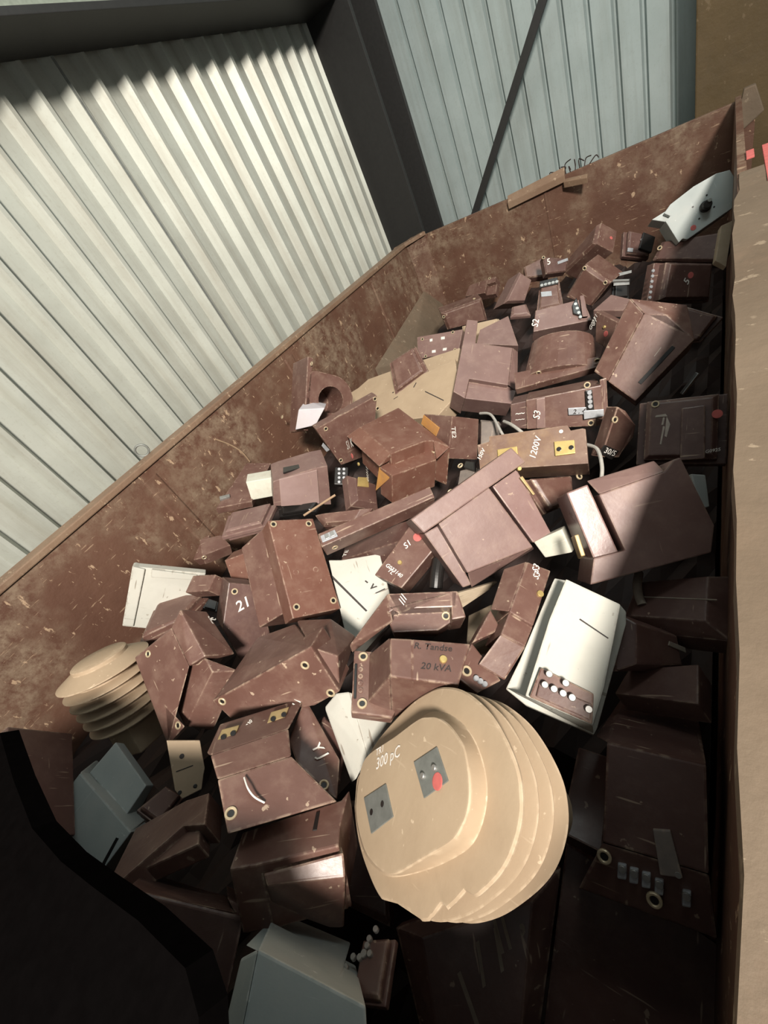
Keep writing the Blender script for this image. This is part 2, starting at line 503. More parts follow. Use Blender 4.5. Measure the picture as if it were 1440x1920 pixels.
# the heap below
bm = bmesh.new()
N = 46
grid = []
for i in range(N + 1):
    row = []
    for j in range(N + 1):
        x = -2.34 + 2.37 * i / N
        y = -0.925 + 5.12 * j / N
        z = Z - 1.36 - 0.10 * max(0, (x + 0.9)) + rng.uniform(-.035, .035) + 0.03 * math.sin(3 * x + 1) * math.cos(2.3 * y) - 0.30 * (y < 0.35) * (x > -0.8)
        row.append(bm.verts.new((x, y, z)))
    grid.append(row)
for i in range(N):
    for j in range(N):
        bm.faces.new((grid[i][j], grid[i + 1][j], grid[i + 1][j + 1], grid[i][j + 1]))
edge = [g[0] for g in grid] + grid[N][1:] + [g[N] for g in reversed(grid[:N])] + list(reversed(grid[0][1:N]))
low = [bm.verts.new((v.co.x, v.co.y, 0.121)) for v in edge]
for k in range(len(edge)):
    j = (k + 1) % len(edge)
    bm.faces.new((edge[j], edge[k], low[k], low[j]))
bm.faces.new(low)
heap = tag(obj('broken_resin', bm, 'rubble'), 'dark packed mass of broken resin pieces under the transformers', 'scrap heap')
heap['kind'] = 'stuff'

# ------------------------------------------------------------------ the transformers
# every entry: name, label, category, group, place, turn, pieces (in metres on the thing's own axes)
DATA = [
 ('current_transformer', 'pale grey transformer with a black round knob, against the far right corner', 'transformer', 'scrapped resin transformers in the skip',(-0.1303,3.1221,1.3229),(0.82105,0.50989,0.02724,0.25524),[
  ('prism','body','G',[(-.1297,-.0864,.1316),(-.1081,-.0782,.1316),(-.0926,-.0964,.1316),(.1259,-.0842,.1316),(.1765,.0443,.1316),(.1746,.0808,.1316),(.1227,.104,.1316),(.0249,.1142,.1316),(-.09,.1051,.1316),(-.1299,.0848,.1316),(-.1115,.0546,.1316),(-.1389,.0454,.1316)],[(-.1297,-.0864,.0),(-.1081,-.0782,.0),(-.0926,-.0964,.0),(.1259,-.0842,.0),(.1765,.0443,.0),(.1746,.0808,.0),(.1227,.104,.0),(.0249,.1142,.0),(-.09,.1051,.0),(-.1299,.0848,.0),(-.1115,.0546,.0),(-.1389,.0454,.0)]),
  ('prism','body','G',[(-.1789,.0975,.1052),(-.0878,.0935,.1052),(-.0801,.0563,.1052),(-.1312,.0471,.1052)],[(-.1789,.0975,.0),(-.0878,.0935,.0),(-.0801,.0563,.0),(-.1312,.0471,.0)]),
  ('knob',(.0277,-.0051,.1316)),
  ('disc','paint_dot','red',(-.0503,-.0616,.1316),(.0,.0,1.0),.0128,.0012),
  ('disc','screw_hole','black',(.0534,.04,.1316),(.0,.0,1.0),.0043,.0012),
  ('disc','screw_hole','black',(-.0151,.0294,.1316),(.0,.0,1.0),.0043,.0012),
  ('disc','screw_hole','black',(.0589,-.0303,.1316),(.0,.0,1.0),.0043,.0012),
  ('disc','screw_hole','black',(-.0133,-.0389,.1316),(.0,.0,1.0),.0043,.0012)]),
 ('current_transformer', 'dark transformer with red dot and column of white terminals, under the grey knob one', 'transformer', 'scrapped resin transformers in the skip',(-0.2195,2.8158,1.1157),(0.79725,0.4849,0.34164,0.11197),[
  ('hull','base_plate','D',[(-.1636,-.0998,.0442),(.183,-.09,.0442),(.1538,.0877,.0442),(-.1607,.0885,.0442),(-.1636,-.0998,.0978),(.183,-.09,.0978),(.1538,.0877,.0978),(-.1607,.0885,.0978)]),
  ('hull','body','D',[(-.129,-.0913,.0),(.1473,-.0839,.0),(.1234,.0806,.0),(-.1293,.0809,.0),(-.129,-.0913,.1419),(.1473,-.0839,.1419),(.1234,.0806,.1419),(-.1293,.0809,.1419)]),
  ('hull','body','D',[(-.129,-.0913,.1388),(.1473,-.0839,.1388),(.1234,.0806,.1388),(-.1293,.0809,.1388),(-.1084,-.0796,.1577),(.1251,-.0736,.1577),(.1059,.0699,.1577),(-.1102,.0697,.1577)]),
  ('disc','paint_dot','red',(.0055,.0226,.1577),(.0,.0,1.0),.0149,.0012),
  ('text', '5', 'chalk', (-.0008, -.0235, .1577), (.0078, .0009, .1577), (.0, .0, 1.0)),
  ('disc','terminal_screw','label',(-.201,.0381,.1577),(.0,.0,1.0),.0075,.006),
  ('disc','terminal_screw','label',(-.1994,.0142,.1577),(.0,.0,1.0),.0075,.006),
  ('disc','terminal_screw','label',(-.1979,-.0098,.1577),(.0,.0,1.0),.0075,.006),
  ('disc','terminal_screw','label',(-.1963,-.034,.1577),(.0,.0,1.0),.0075,.006),
  ('disc','terminal_screw','label',(-.1947,-.0584,.1577),(.0,.0,1.0),.0075,.006),
  ('disc','terminal_screw','label',(-.1931,-.0829,.1577),(.0,.0,1.0),.0075,.006)]),
 ('current_transformer', 'dark brown transformer slab tucked under the pale grey transformer with the knob', 'transformer', 'scrapped resin transformers in the skip',(-0.1057,3.0014,1.1735),(0.89857,0.40225,-0.01462,-0.17481),[
  ('hull','body','D',[(-.1696,-.0463,.0),(.1657,-.073,.0),(.1573,.0728,.0),(-.154,.0464,.0),(-.1696,-.0463,.0882),(.1657,-.073,.0882),(.1573,.0728,.0882),(-.154,.0464,.0882)]),
  ('hull','body','D',[(-.1696,-.0463,.0862),(.1657,-.073,.0862),(.1573,.0728,.0862),(-.154,.0464,.0862),(-.1452,-.0414,.1003),(.1418,-.0612,.1003),(.136,.061,.1003),(-.1332,.0415,.1003)]),
  ('eye',(-.1495,.0116,.1003),(.0,.0,1.0),.0123)]),
 ('current_transformer', 'small dark transformer with a rack of silver terminals, left of the grey knob one', 'transformer', 'scrapped resin transformers in the skip',(-0.4448,3.3981,1.1665),(0.88396,0.33009,0.32113,0.08086),[
  ('hull','base_plate','D',[(-.0839,-.0784,.0228),(.0853,-.0694,.0228),(.0939,.0681,.0228),(-.0954,.0796,.0228),(-.0839,-.0784,.0504),(.0853,-.0694,.0504),(.0939,.0681,.0504),(-.0954,.0796,.0504)]),
  ('hull','body','D',[(-.0673,-.0713,.0),(.0687,-.0647,.0),(.0747,.0637,.0),(-.0761,.0723,.0),(-.0673,-.0713,.0732),(.0687,-.0647,.0732),(.0747,.0637,.0732),(-.0761,.0723,.0732)]),
  ('hull','body','D',[(-.0673,-.0713,.0716),(.0687,-.0647,.0716),(.0747,.0637,.0716),(-.0761,.0723,.0716),(-.0576,-.0615,.0814),(.0588,-.0567,.0814),(.0631,.0559,.0814),(-.0642,.0623,.0814)]),
  ('hull','terminal_block','black',[(-.007,-.0428,.0787),(.0735,-.0576,.0787),(.0837,.0427,.0787),(.006,.0613,.0787),(-.007,-.0428,.0974),(.0735,-.0576,.0974),(.0837,.0427,.0974),(.006,.0613,.0974)]),
  ('disc','terminal_screw','steel',(.0059,-.01,.0863),(.0,.0,1.0),.0064,.006),
  ('disc','terminal_screw','steel',(.0022,.0166,.0863),(.0,.0,1.0),.0064,.006),
  ('disc','terminal_screw','steel',(.0244,-.0207,.0863),(.0,.0,1.0),.0064,.006),
  ('disc','terminal_screw','steel',(.0207,.0059,.0863),(.0,.0,1.0),.0064,.006),
  ('disc','terminal_screw','steel',(.0428,-.0314,.0863),(.0,.0,1.0),.0064,.006),
  ('disc','terminal_screw','steel',(.0392,-.0048,.0863),(.0,.0,1.0),.0064,.006),
  ('disc','terminal_screw','steel',(.0613,-.0422,.0863),(.0,.0,1.0),.0064,.006),
  ('disc','terminal_screw','steel',(.0577,-.0156,.0863),(.0,.0,1.0),.0064,.006),
  ('hull','terminal_plate','label',[(-.0719,-.0664,.0787),(-.0381,-.0645,.0787),(-.0379,-.0407,.0787),(-.0718,-.0425,.0787),(-.0719,-.0664,.0854),(-.0381,-.0645,.0854),(-.0379,-.0407,.0854),(-.0718,-.0425,.0854)])]),
 ('current_transformer', 'long brown transformer tilted on edge against the far wall, with a pale scuffed ridge', 'transformer', 'scrapped resin transformers in the skip',(-0.6763,3.5753,1.1294),(0.91865,0.21024,-0.31107,-0.12298),[
  ('hull','body','B',[(-.1712,-.057,.0),(.1598,-.0773,.0),(.1489,.1008,.0),(-.136,.0354,.0),(-.1712,-.057,.1314),(.1598,-.0773,.1314),(.1489,.1008,.1314),(-.136,.0354,.1314)]),
  ('hull','body','B',[(-.1712,-.057,.1284),(.1598,-.0773,.1284),(.1489,.1008,.1284),(-.136,.0354,.1284),(-.1458,-.0515,.1493),(.1361,-.0638,.1493),(.1295,.0842,.1493),(-.1183,.0331,.1493)]),
  ('disc','paint_dot','red',(.1543,.0249,.0355),(1.0,.0,.0),.0107,.0012),
  ('text', '/', 'chalk', (.1543, -.0512, .0518), (.1543, -.0078, .0494), (1.0, .0, .0))]),
 ('current_transformer', 'brown transformer with two eyelets on its dark face, below the long tilted one', 'transformer', 'scrapped resin transformers in the skip',(-0.5695,3.0235,1.1838),(0.65255,0.65929,0.15121,-0.34154),[
  ('hull','body','B',[(-.0894,-.1208,.0),(.0807,-.0759,.0),(.0946,.091,.0),(-.089,.0985,.0),(-.0894,-.1208,.1588),(.0807,-.0759,.1588),(.0946,.091,.1588),(-.089,.0985,.1588)]),
  ('hull','body','B',[(-.0894,-.1208,.1552),(.0807,-.0759,.1552),(.0946,.091,.1552),(-.089,.0985,.1552),(-.0774,-.1025,.1804),(.0697,-.0671,.1804),(.0808,.0796,.1804),(-.0763,.0829,.1804)]),
  ('eye',(-.0766,.0862,.1804),(.0,.0,1.0),.0123),
  ('eye',(.0709,.0834,.1804),(.0,.0,1.0),.0123),
  ('tube','strap','steel',[(.1035,.1128,.1804),(.1749,.1583,.1804)],.008)]),
 ('terminal_block', 'small black terminal block with grey metal straps near the far wall', 'terminal block', 'scrapped resin transformers in the skip',(-0.4634,2.9192,1.1007),(0.91518,0.33096,0.21034,0.09316),[
  ('hull','base_plate','black',[(-.0471,-.05,.0132),(.0474,-.0488,.0132),(.0429,.0483,.0132),(-.0432,.0505,.0132),(-.0471,-.05,.0293),(.0474,-.0488,.0293),(.0429,.0483,.0293),(-.0432,.0505,.0293)]),
  ('hull','body','black',[(-.0375,-.0459,.0),(.0378,-.045,.0),(.0345,.0446,.0),(-.0347,.0463,.0),(-.0375,-.0459,.0425),(.0378,-.045,.0425),(.0345,.0446,.0425),(-.0347,.0463,.0425)]),
  ('hull','body','black',[(-.0375,-.0459,.0416),(.0378,-.045,.0416),(.0345,.0446,.0416),(-.0347,.0463,.0416),(-.0317,-.0398,.0472),(.032,-.0392,.0472),(.0295,.0389,.0472),(-.0297,.0402,.0472)]),
  ('hull','terminal_plate','steel',[(-.0456,.0213,.0446),(.0405,.0226,.0446),(.0401,.0453,.0446),(-.0461,.0474,.0446),(-.0456,.0213,.0512),(.0405,.0226,.0512),(.0401,.0453,.0512),(-.0461,.0474,.0512)]),
  ('hull','terminal_plate','steel',[(-.0379,.073,.0446),(.0508,.0932,.0446),(.0505,.1094,.0446),(-.0382,.0926,.0446),(-.0379,.073,.0512),(.0508,.0932,.0512),(.0505,.1094,.0512),(-.0382,.0926,.0512)])]),
 ('current_transformer', 'small brown transformer with five bright terminal screws and a silver tag, near the far wall', 'transformer', 'scrapped resin transformers in the skip',(-0.8829,3.0315,1.1212),(0.93936,0.31862,0.09419,0.08493),[
  ('hull','base_plate','B',[(-.0842,-.0996,.0237),(.0829,-.0994,.0237),(.0607,.1001,.0237),(-.0594,.099,.0237),(-.0842,-.0996,.0525),(.0829,-.0994,.0525),(.0607,.1001,.0525),(-.0594,.099,.0525)]),
  ('hull','body','B',[(-.0666,-.0917,.0),(.0655,-.0915,.0),(.0494,.092,.0),(-.0482,.0911,.0),(-.0666,-.0917,.0762),(.0655,-.0915,.0762),(.0494,.092,.0762),(-.0482,.0911,.0762)]),
  ('hull','body','B',[(-.0666,-.0917,.0745),(.0655,-.0915,.0745),(.0494,.092,.0745),(-.0482,.0911,.0745),(-.0557,-.0797,.0847),(.0547,-.0795,.0847),(.0429,.08,.0847),(-.0419,.0793,.0847)]),
  ('hull','terminal_block','black',[(-.0574,.0488,.082),(.0559,.0488,.082),(.0509,.0952,.082),(-.0563,.0943,.082),(-.0574,.0488,.0927),(.0559,.0488,.0927),(.0509,.0952,.0927),(-.0563,.0943,.0927)]),
  ('disc','terminal_screw','steel',(-.0437,.0632,.0889),(.0,.0,1.0),.0107,.006),
  ('disc','terminal_screw','steel',(-.0208,.0635,.0889),(.0,.0,1.0),.0107,.006),
  ('disc','terminal_screw','steel',(.0019,.0638,.0889),(.0,.0,1.0),.0107,.006),
  ('disc','terminal_screw','steel',(.0245,.0641,.0889),(.0,.0,1.0),.0107,.006),
  ('disc','terminal_screw','steel',(.0469,.0644,.0889),(.0,.0,1.0),.0107,.006),
  ('hull','terminal_plate','label',[(-.0492,-.014,.082),(.0154,-.023,.082),(.0132,.0113,.082),(-.0516,.0207,.082),(-.0492,-.014,.0887),(.0154,-.023,.0887),(.0132,.0113,.0887),(-.0516,.0207,.0887)])]),
 ('current_transformer', 'small brown block marked with a white 5, highest against the far wall', 'transformer', 'scrapped resin transformers in the skip',(-0.9428,3.4275,1.1884),(0.87856,0.36071,0.28108,0.13791),[
  ('hull','body','D',[(-.0701,-.0616,.0),(.0715,-.0452,.0),(.0905,.0443,.0),(-.0918,.0624,.0),(-.0701,-.0616,.0579),(.0715,-.0452,.0579),(.0905,.0443,.0579),(-.0918,.0624,.0579)]),
  ('hull','body','D',[(-.0701,-.0616,.0565),(.0715,-.0452,.0565),(.0905,.0443,.0565),(-.0918,.0624,.0565),(-.0615,-.0519,.0658),(.0627,-.0399,.0658),(.0766,.0392,.0658),(-.0778,.0526,.0658)]),
  ('eye',(-.0882,.0511,.0658),(.0,.0,1.0),.0123),
  ('text', '5', 'chalk', (-.0624, -.0018, .0658), (-.0325, .009, .0658), (.0, .0, 1.0)),
  ('hull','terminal_plate','label',[(.0121,.0007,.0631),(.0829,.0257,.0631),(.0793,.0445,.0631),(.0085,.0195,.0631),(.0121,.0007,.0698),(.0829,.0257,.0698),(.0793,.0445,.0698),(.0085,.0195,.0698)])]),
 ('current_transformer', 'grey-brown flat transformer face leaning at the far wall, left of the block marked 5', 'transformer', 'scrapped resin transformers in the skip',(-1.1225,3.6008,1.1441),(0.90595,0.35605,0.13958,0.18167),[
  ('hull','body','B',[(-.079,-.0431,.0),(.0803,-.0804,.0),(.0766,.0786,.0),(-.0779,.045,.0),(-.079,-.0431,.0614),(.0803,-.0804,.0614),(.0766,.0786,.0614),(-.0779,.045,.0614)]),
  ('hull','body','B',[(-.079,-.0431,.06),(.0803,-.0804,.06),(.0766,.0786,.06),(-.0779,.045,.06),(-.0678,-.0392,.0698),(.0689,-.067,.0698),(.066,.0655,.0698),(-.0672,.0408,.0698)])]),
 ('current_transformer', 'ridge-topped brown transformer with a pale dusty ridge line, standing near the far wall', 'transformer', 'scrapped resin transformers in the skip',(-1.2473,3.2974,1.1355),(0.81262,0.36504,0.45429,0.00506),[
  ('hull','body','P',[(-.0733,-.1281,.0),(.071,-.0588,.0),(.0567,.0979,.0),(-.0474,.1082,.0),(-.0733,-.1281,.1695),(.071,-.0588,.1695),(.0567,.0979,.1695),(-.0474,.1082,.1695)]),
  ('hull','body','P',[(-.0733,-.1281,.1657),(.071,-.0588,.1657),(.0567,.0979,.1657),(-.0474,.1082,.1657),(-.0616,-.1071,.1926),(.0601,-.0523,.1926),(.0503,.0872,.1926),(-.0417,.0913,.1926)])]),
 ('current_transformer', 'low dusty brown transformer with edge eyelets in the far left corner of the skip', 'transformer', 'scrapped resin transformers in the skip',(-1.7319,3.4725,1.0793),(0.6917,0.66959,0.21101,0.16931),[
  ('hull','body','B',[(-.1543,-.0636,.0),(.1738,-.1078,.0),(.1645,.0745,.0),(-.1726,.084,.0),(-.1543,-.0636,.1776),(.1738,-.1078,.1776),(.1645,.0745,.1776),(-.1726,.084,.1776)]),
  ('hull','body','B',[(-.1543,-.0636,.1736),(.1738,-.1078,.1736),(.1645,.0745,.1736),(-.1726,.084,.1736),(-.1325,-.0562,.2018),(.1502,-.0921,.2018),(.1416,.0626,.2018),(-.1478,.0728,.2018)]),
  ('eye',(-.1588,.0529,.2018),(.0,.0,1.0),.0123),
  ('eye',(.1139,.0792,.1321),(.0,1.0,.0),.0123)]),
 ('current_transformer', 'brown transformer pressed against the far wall behind the low dusty one', 'transformer', 'scrapped resin transformers in the skip',(-1.6736,3.9194,1.0175),(0.95275,0.29976,-0.00569,-0.04869),[
  ('hull','body','B',[(-.1481,-.0529,.0),(.0546,-.0643,.0),(.0552,.065,.0),(-.1263,.0505,.0),(-.1481,-.0529,.0931),(.0546,-.0643,.0931),(.0552,.065,.0931),(-.1263,.0505,.0931)]),
  ('hull','body','B',[(.0488,-.0639,.0),(.1414,-.0691,.0),(.1359,.0221,.0),(.0496,.0196,.0),(.0488,-.0639,.0558),(.1414,-.0691,.0558),(.1359,.0221,.0558),(.0496,.0196,.0558)]),
  ('hull','body','B',[(.0496,.017,.0),(.1361,.0193,.0),(.133,.0712,.0),(.05,.0646,.0),(.0496,.017,.0931),(.1361,.0193,.0931),(.133,.0712,.0931),(.05,.0646,.0931)]),
  ('eye',(.0727,.0668,.0931),(.0,.0,1.0),.0123)]),
 ('current_transformer', 'small brown six-sided end cap between the ridge-topped transformer and the one marked S2', 'transformer', 'scrapped resin transformers in the skip',(-1.0413,2.889,1.1399),(0.94649,0.23005,0.16253,0.15756),[
  ('hull','body','P',[(-.0673,-.0398,.0),(.0631,-.0484,.0),(.0426,.0485,.0),(-.0499,.0411,.0),(-.0673,-.0398,.0242),(.0631,-.0484,.0242),(.0426,.0485,.0242),(-.0499,.0411,.0242)]),
  ('hull','body','P',[(-.0673,-.0398,.0234),(.0631,-.0484,.0234),(.0426,.0485,.0234),(-.0499,.0411,.0234),(-.0448,-.0295,.0391),(.0402,-.0338,.0391),(.0298,.0341,.0391),(-.0367,.0306,.0391)])]),
 ('current_transformer', 'flat brown plate with four white slots, left edge of the pile near the far corner', 'transformer', 'scrapped resin transformers in the skip',(-1.6039,2.7456,1.0914),(0.94386,0.31661,0.0816,0.04708),[
  ('hull','body','P',[(-.1545,-.0907,.0),(.1578,-.0806,.0),(.1784,.0837,.0),(-.1724,.0837,.0),(-.1545,-.0907,.0562),(.1578,-.0806,.0562),(.1784,.0837,.0562),(-.1724,.0837,.0562)]),
  ('hull','slot','chalk',[(-.0668,.0283,.0535),(-.0461,.029,.0535),(-.0476,.0499,.0535),(-.0683,.0493,.0535),(-.0668,.0283,.0589),(-.0461,.029,.0589),(-.0476,.0499,.0589),(-.0683,.0493,.0589)]),
  ('hull','slot','chalk',[(.0194,.0304,.0535),(.0477,.0298,.0535),(.0463,.0504,.0535),(.0179,.0511,.0535),(.0194,.0304,.0589),(.0477,.0298,.0589),(.0463,.0504,.0589),(.0179,.0511,.0589)]),
  ('hull','slot','chalk',[(-.0436,-.0618,.0535),(-.0148,-.0621,.0535),(-.0163,-.0415,.0535),(-.0451,-.0411,.0535),(-.0436,-.0618,.0589),(-.0148,-.0621,.0589),(-.0163,-.0415,.0589),(-.0451,-.0411,.0589)]),
  ('hull','slot','chalk',[(.0376,-.058,.0535),(.0657,-.0583,.0535),(.0684,-.0385,.0535),(.0403,-.0381,.0535),(.0376,-.058,.0589),(.0657,-.0583,.0589),(.0684,-.0385,.0589),(.0403,-.0381,.0589)]),
  ('eye',(-.1279,.0593,.0562),(.0,.0,1.0),.0123),
  ('eye',(-.0921,-.0792,.0562),(.0,.0,1.0),.0123),
  ('eye',(.1047,.0727,.0562),(.0,.0,1.0),.0123),
  ('eye',(.1294,-.0642,.0562),(.0,.0,1.0),.0123)]),
 ('current_transformer', 'scratched dark brown transformer with a thick base plate on its left, above the cream insulator', 'transformer', 'scrapped resin transformers in the skip',(-1.5469,2.177,1.216),(0.91193,0.33827,0.02041,0.23138),[
  ('hull','base_plate','B',[(-.1194,-.1283,.0198),(.1271,-.0876,.0198),(.1076,.1048,.0198),(-.0891,.0938,.0198),(-.1194,-.1283,.0438),(.1271,-.0876,.0438),(.1076,.1048,.0438),(-.0891,.0938,.0438)]),
  ('hull','body','B',[(-.0937,-.1155,.0),(.1019,-.0839,.0),(.0885,.0958,.0),(-.0704,.0861,.0),(-.0937,-.1155,.0635),(.1019,-.0839,.0635),(.0885,.0958,.0635),(-.0704,.0861,.0635)]),
  ('hull','body','B',[(-.0937,-.1155,.0621),(.1019,-.0839,.0621),(.0885,.0958,.0621),(-.0704,.0861,.0621),(-.0777,-.1001,.0706),(.0865,-.0744,.0706),(.0773,.0833,.0706),(-.0598,.0738,.0706)])]),
 ('current_transformer', 'grey-brown flat transformer face behind the pinkish upright one', 'transformer', 'scrapped resin transformers in the skip',(-1.1636,2.6737,1.0652),(0.94337,0.24733,0.14873,0.16358),[
  ('hull','body','P',[(-.1273,-.0518,.0),(.1282,-.1205,.0),(.0925,.1195,.0),(-.0939,.0538,.0),(-.1273,-.0518,.0986),(.1282,-.1205,.0986),(.0925,.1195,.0986),(-.0939,.0538,.0986)])]),
 ('resin_block', 'cream resin block mostly hidden behind the pinkish upright transformer', 'resin block', 'scrapped resin transformers in the skip',(-1.4042,3.05,0.9982),(0.92269,0.32765,0.09038,0.18199),[
  ('hull','body','E',[(-.1478,-.0647,.0),(.1448,-.0194,.0),(.1338,.0203,.0),(-.1308,.0638,.0),(-.1478,-.0647,.0939),(.1448,-.0194,.0939),(.1338,.0203,.0939),(-.1308,.0638,.0939)]),
  ('hull','body','E',[(-.1478,-.0647,.0917),(.1448,-.0194,.0917),(.1338,.0203,.0917),(-.1308,.0638,.0917),(-.1262,-.053,.1067),(.1237,-.0194,.1067),(.1159,.0201,.1067),(-.1133,.0522,.1067)])]),
 ('current_transformer', 'pinkish-brown upright transformer with a square shelf cut into its lower right corner', 'transformer', 'scrapped resin transformers in the skip',(-1.0478,2.1142,1.1212),(0.934,0.20615,0.2764,0.0935),[
  ('prism','body','P',[(-.1597,-.2193,.16),(-.1441,.2445,.16),(-.0852,.2468,.16),(-.0796,.099,.16),(.1194,.1002,.16),(.119,-.1341,.16),(-.0866,-.1289,.16),(-.0941,-.2502,.16)],[(-.1597,-.2193,.0),(-.1441,.2445,.0),(-.0852,.2468,.0),(-.0796,.099,.0),(.1194,.1002,.0),(.119,-.1341,.0),(-.0866,-.1289,.0),(-.0941,-.2502,.0)]),
  ('prism','body','P',[(-.0917,-.2318,.1312),(-.0833,-.1153,.1312),(.1245,-.1141,.1312),(.1696,-.1428,.1312),(.1545,-.223,.1312)],[(-.0917,-.2318,.0),(-.0833,-.1153,.0),(.1245,-.1141,.0),(.1696,-.1428,.0),(.1545,-.223,.0)]),
  ('hull','body','P',[(.1194,.1002,.16),(.119,-.1341,.16),(.1568,.1035,.128),(.1758,-.1397,.128),(.1503,.2308,.0),(.1498,-.0228,-.0),(.1835,.2065,.0),(.2037,-.0524,.0)])]),
 ('current_transformer', 'dusty brown transformer marked S2 with a rack of four dark terminals at its right end', 'transformer', 'scrapped resin transformers in the skip',(-0.7203,2.5465,1.1446),(0.93122,0.29914,0.13804,0.15583),[
  ('hull','body','P',[(-.1518,-.065,.0),(.1514,-.0696,.0),(.1261,.0701,.0),(-.1239,.0638,.0),(-.1518,-.065,.0972),(.1514,-.0696,.0972),(.1261,.0701,.0972),(-.1239,.0638,.0972)]),
  ('hull','terminal_block','black',[(.0622,-.0131,.0945),(.1066,-.0447,.0945),(.0919,.0796,.0945),(.0638,.0368,.0945),(.0622,-.0131,.1105),(.1066,-.0447,.1105),(.0919,.0796,.1105),(.0638,.0368,.1105)]),
  ('disc','terminal_screw','steel',(.0823,.0395,.105),(.0,.0,1.0),.0096,.006),
  ('disc','terminal_screw','steel',(.0865,.0116,.105),(.0,.0,1.0),.0096,.006),
  ('disc','terminal_screw','steel',(.0906,-.0161,.105),(.0,.0,1.0),.0096,.006),
  ('disc','terminal_screw','steel',(.0948,-.0437,.105),(.0,.0,1.0),.0096,.006),
  ('hull','terminal_rib','P',[(.1076,-.0383,.0972),(.1366,-.0427,.0972),(.1346,.0913,.0972),(.1127,.0907,.0972),(.1015,-.0537,.1215),(.1302,-.058,.1215),(.1283,.0746,.1215),(.1065,.074,.1215)]),
  ('text', 'S2', 'chalk', (-.1264, -.0445, .0972), (-.1117, .0025, .0972), (.0, .0, 1.0))]),
 ('current_transformer', 'glossy brown arched transformer with a curved top and a flanged foot with two brass eyelets', 'transformer', 'scrapped resin transformers in the skip',(-0.5966,2.0277,1.1913),(0.98,0.18082,0.0461,0.0692),[
  ('hull','body','B',[(-.1641,-.1069,.0055),(-.1326,.1169,.0055),(-.1585,-.1069,.0245),(-.1278,.1165,.0245),(-.1419,-.1071,.0422),(-.1136,.1152,.0422),(-.1156,-.1073,.0573),(-.091,.113,.0573),(-.0813,-.1076,.069),(-.0615,.1103,.069),(-.0413,-.1079,.0763),(-.0272,.1071,.0763),(.0016,-.1083,.0788),(.0096,.1036,.0788),(.0445,-.1087,.0763),(.0464,.1002,.0763),(.0844,-.109,.069),(.0807,.097,.069),(.1188,-.1093,.0573),(.1102,.0942,.0573),(.1451,-.1096,.0422),(.1328,.0921,.0422),(.1616,-.1097,.0245),(.147,.0908,.0245),(.1673,-.1097,.0055),(.1519,.0903,.0055),(-.1641,-.1069,.0),(.1673,-.1097,.0),(.1519,.0903,.0),(-.1326,.1169,.0)]),
  ('prism','flange','B',[(-.1997,-.0775,.053),(.1708,-.0691,.053),(.1786,-.1262,.053),(-.1885,-.181,.053)],[(-.1997,-.0775,.013),(.1708,-.0691,.013),(.1786,-.1262,.013),(-.1885,-.181,.013)]),
  ('eye',(-.0831,-.1083,.0574),(.0,-1.0,.0),.0123),
  ('eye',(.1667,-.1083,.0705),(.0,-1.0,.0),.0123)]),
 ('current_transformer', 'brown transformer with white handwriting, brass screw and red dot, right of the arched one', 'transformer', 'scrapped resin transformers in the skip',(-0.4085,2.2669,1.1732),(0.76307,0.52787,-0.18197,-0.32553),[
  ('hull','body','B',[(-.0422,-.0512,.0),(.0602,-.0672,.0),(.0691,.0612,.0),(-.0857,.0803,.0),(-.0422,-.0512,.0404),(.0602,-.0672,.0404),(.0691,.0612,.0404),(-.0857,.0803,.0404)]),
  ('disc','paint_dot','red',(.0157,-.0027,.0404),(.0,.0,1.0),.0139,.0012),
  ('disc','terminal_screw','brass',(-.003,.0252,.0404),(.0,.0,1.0),.0075,.006),
  ('text', 'G0331', 'chalk', (-.0902, -.0105, .0404), (-.0677, .064, .0404), (.0, .0, 1.0)),
  ('text', 'S1', 'chalk', (-.0752, .013, .0404), (-.0641, .045, .0404), (.0, .0, 1.0))]),
 ('current_transformer', 'large plain flat-faced brown transformer with a long groove, right of the arched one', 'transformer', 'scrapped resin transformers in the skip',(-0.2505,1.8755,1.1821),(0.85913,0.38366,0.18752,-0.28203),[
  ('prism','body','B',[(-.0194,-.1287,.2133),(.1068,-.136,.2133),(.1188,.1262,.2133),(-.0108,.1511,.2133),(-.0778,.1206,.2133)],[(-.0194,-.1287,.0427),(.1068,-.136,.0427),(.1188,.1262,.0427),(-.0108,.1511,.0427),(-.0778,.1206,.0427)]),
  ('hull','body','B',[(-.0194,-.1287,.2133),(-.0778,.1206,.2133),(-.091,-.1233,.1835),(-.1604,.1478,.1835),(-.0468,-.1129,.0427),(-.1104,.1589,.0427),(-.1184,-.1101,.0427),(-.1929,.1809,.0427)]),
  ('hull','body','B',[(-.0778,.1206,.2133),(-.0108,.1511,.2133),(.1188,.1262,.2133),(.0132,.2214,.1493),(-.1604,.1478,.1835),(-.1063,.1541,.064),(.1057,.1601,.064),(.0014,.2443,.064),(-.188,.1758,.064)]),
  ('hull','groove','black',[(.0689,-.0787,.2107),(.083,-.0791,.2107),(.0884,.0759,.2107),(.0749,.0768,.2107),(.0689,-.0787,.2153),(.083,-.0791,.2153),(.0884,.0759,.2153),(.0749,.0768,.2153)]),
  ('hull','scrape','chalk2',[(.0508,.0201,.2107),(.0536,.0195,.2107),(.0512,.0549,.2107),(.0485,.0555,.2107),(.0508,.0201,.2147),(.0536,.0195,.2147),(.0512,.0549,.2147),(.0485,.0555,.2147)])]),
 ('current_transformer', 'thin lit brown plate sticking out behind the large flat-faced transformer', 'transformer', 'scrapped resin transformers in the skip',(-0.409,2.4375,1.2016),(0.96584,0.09569,0.06032,-0.23313),[
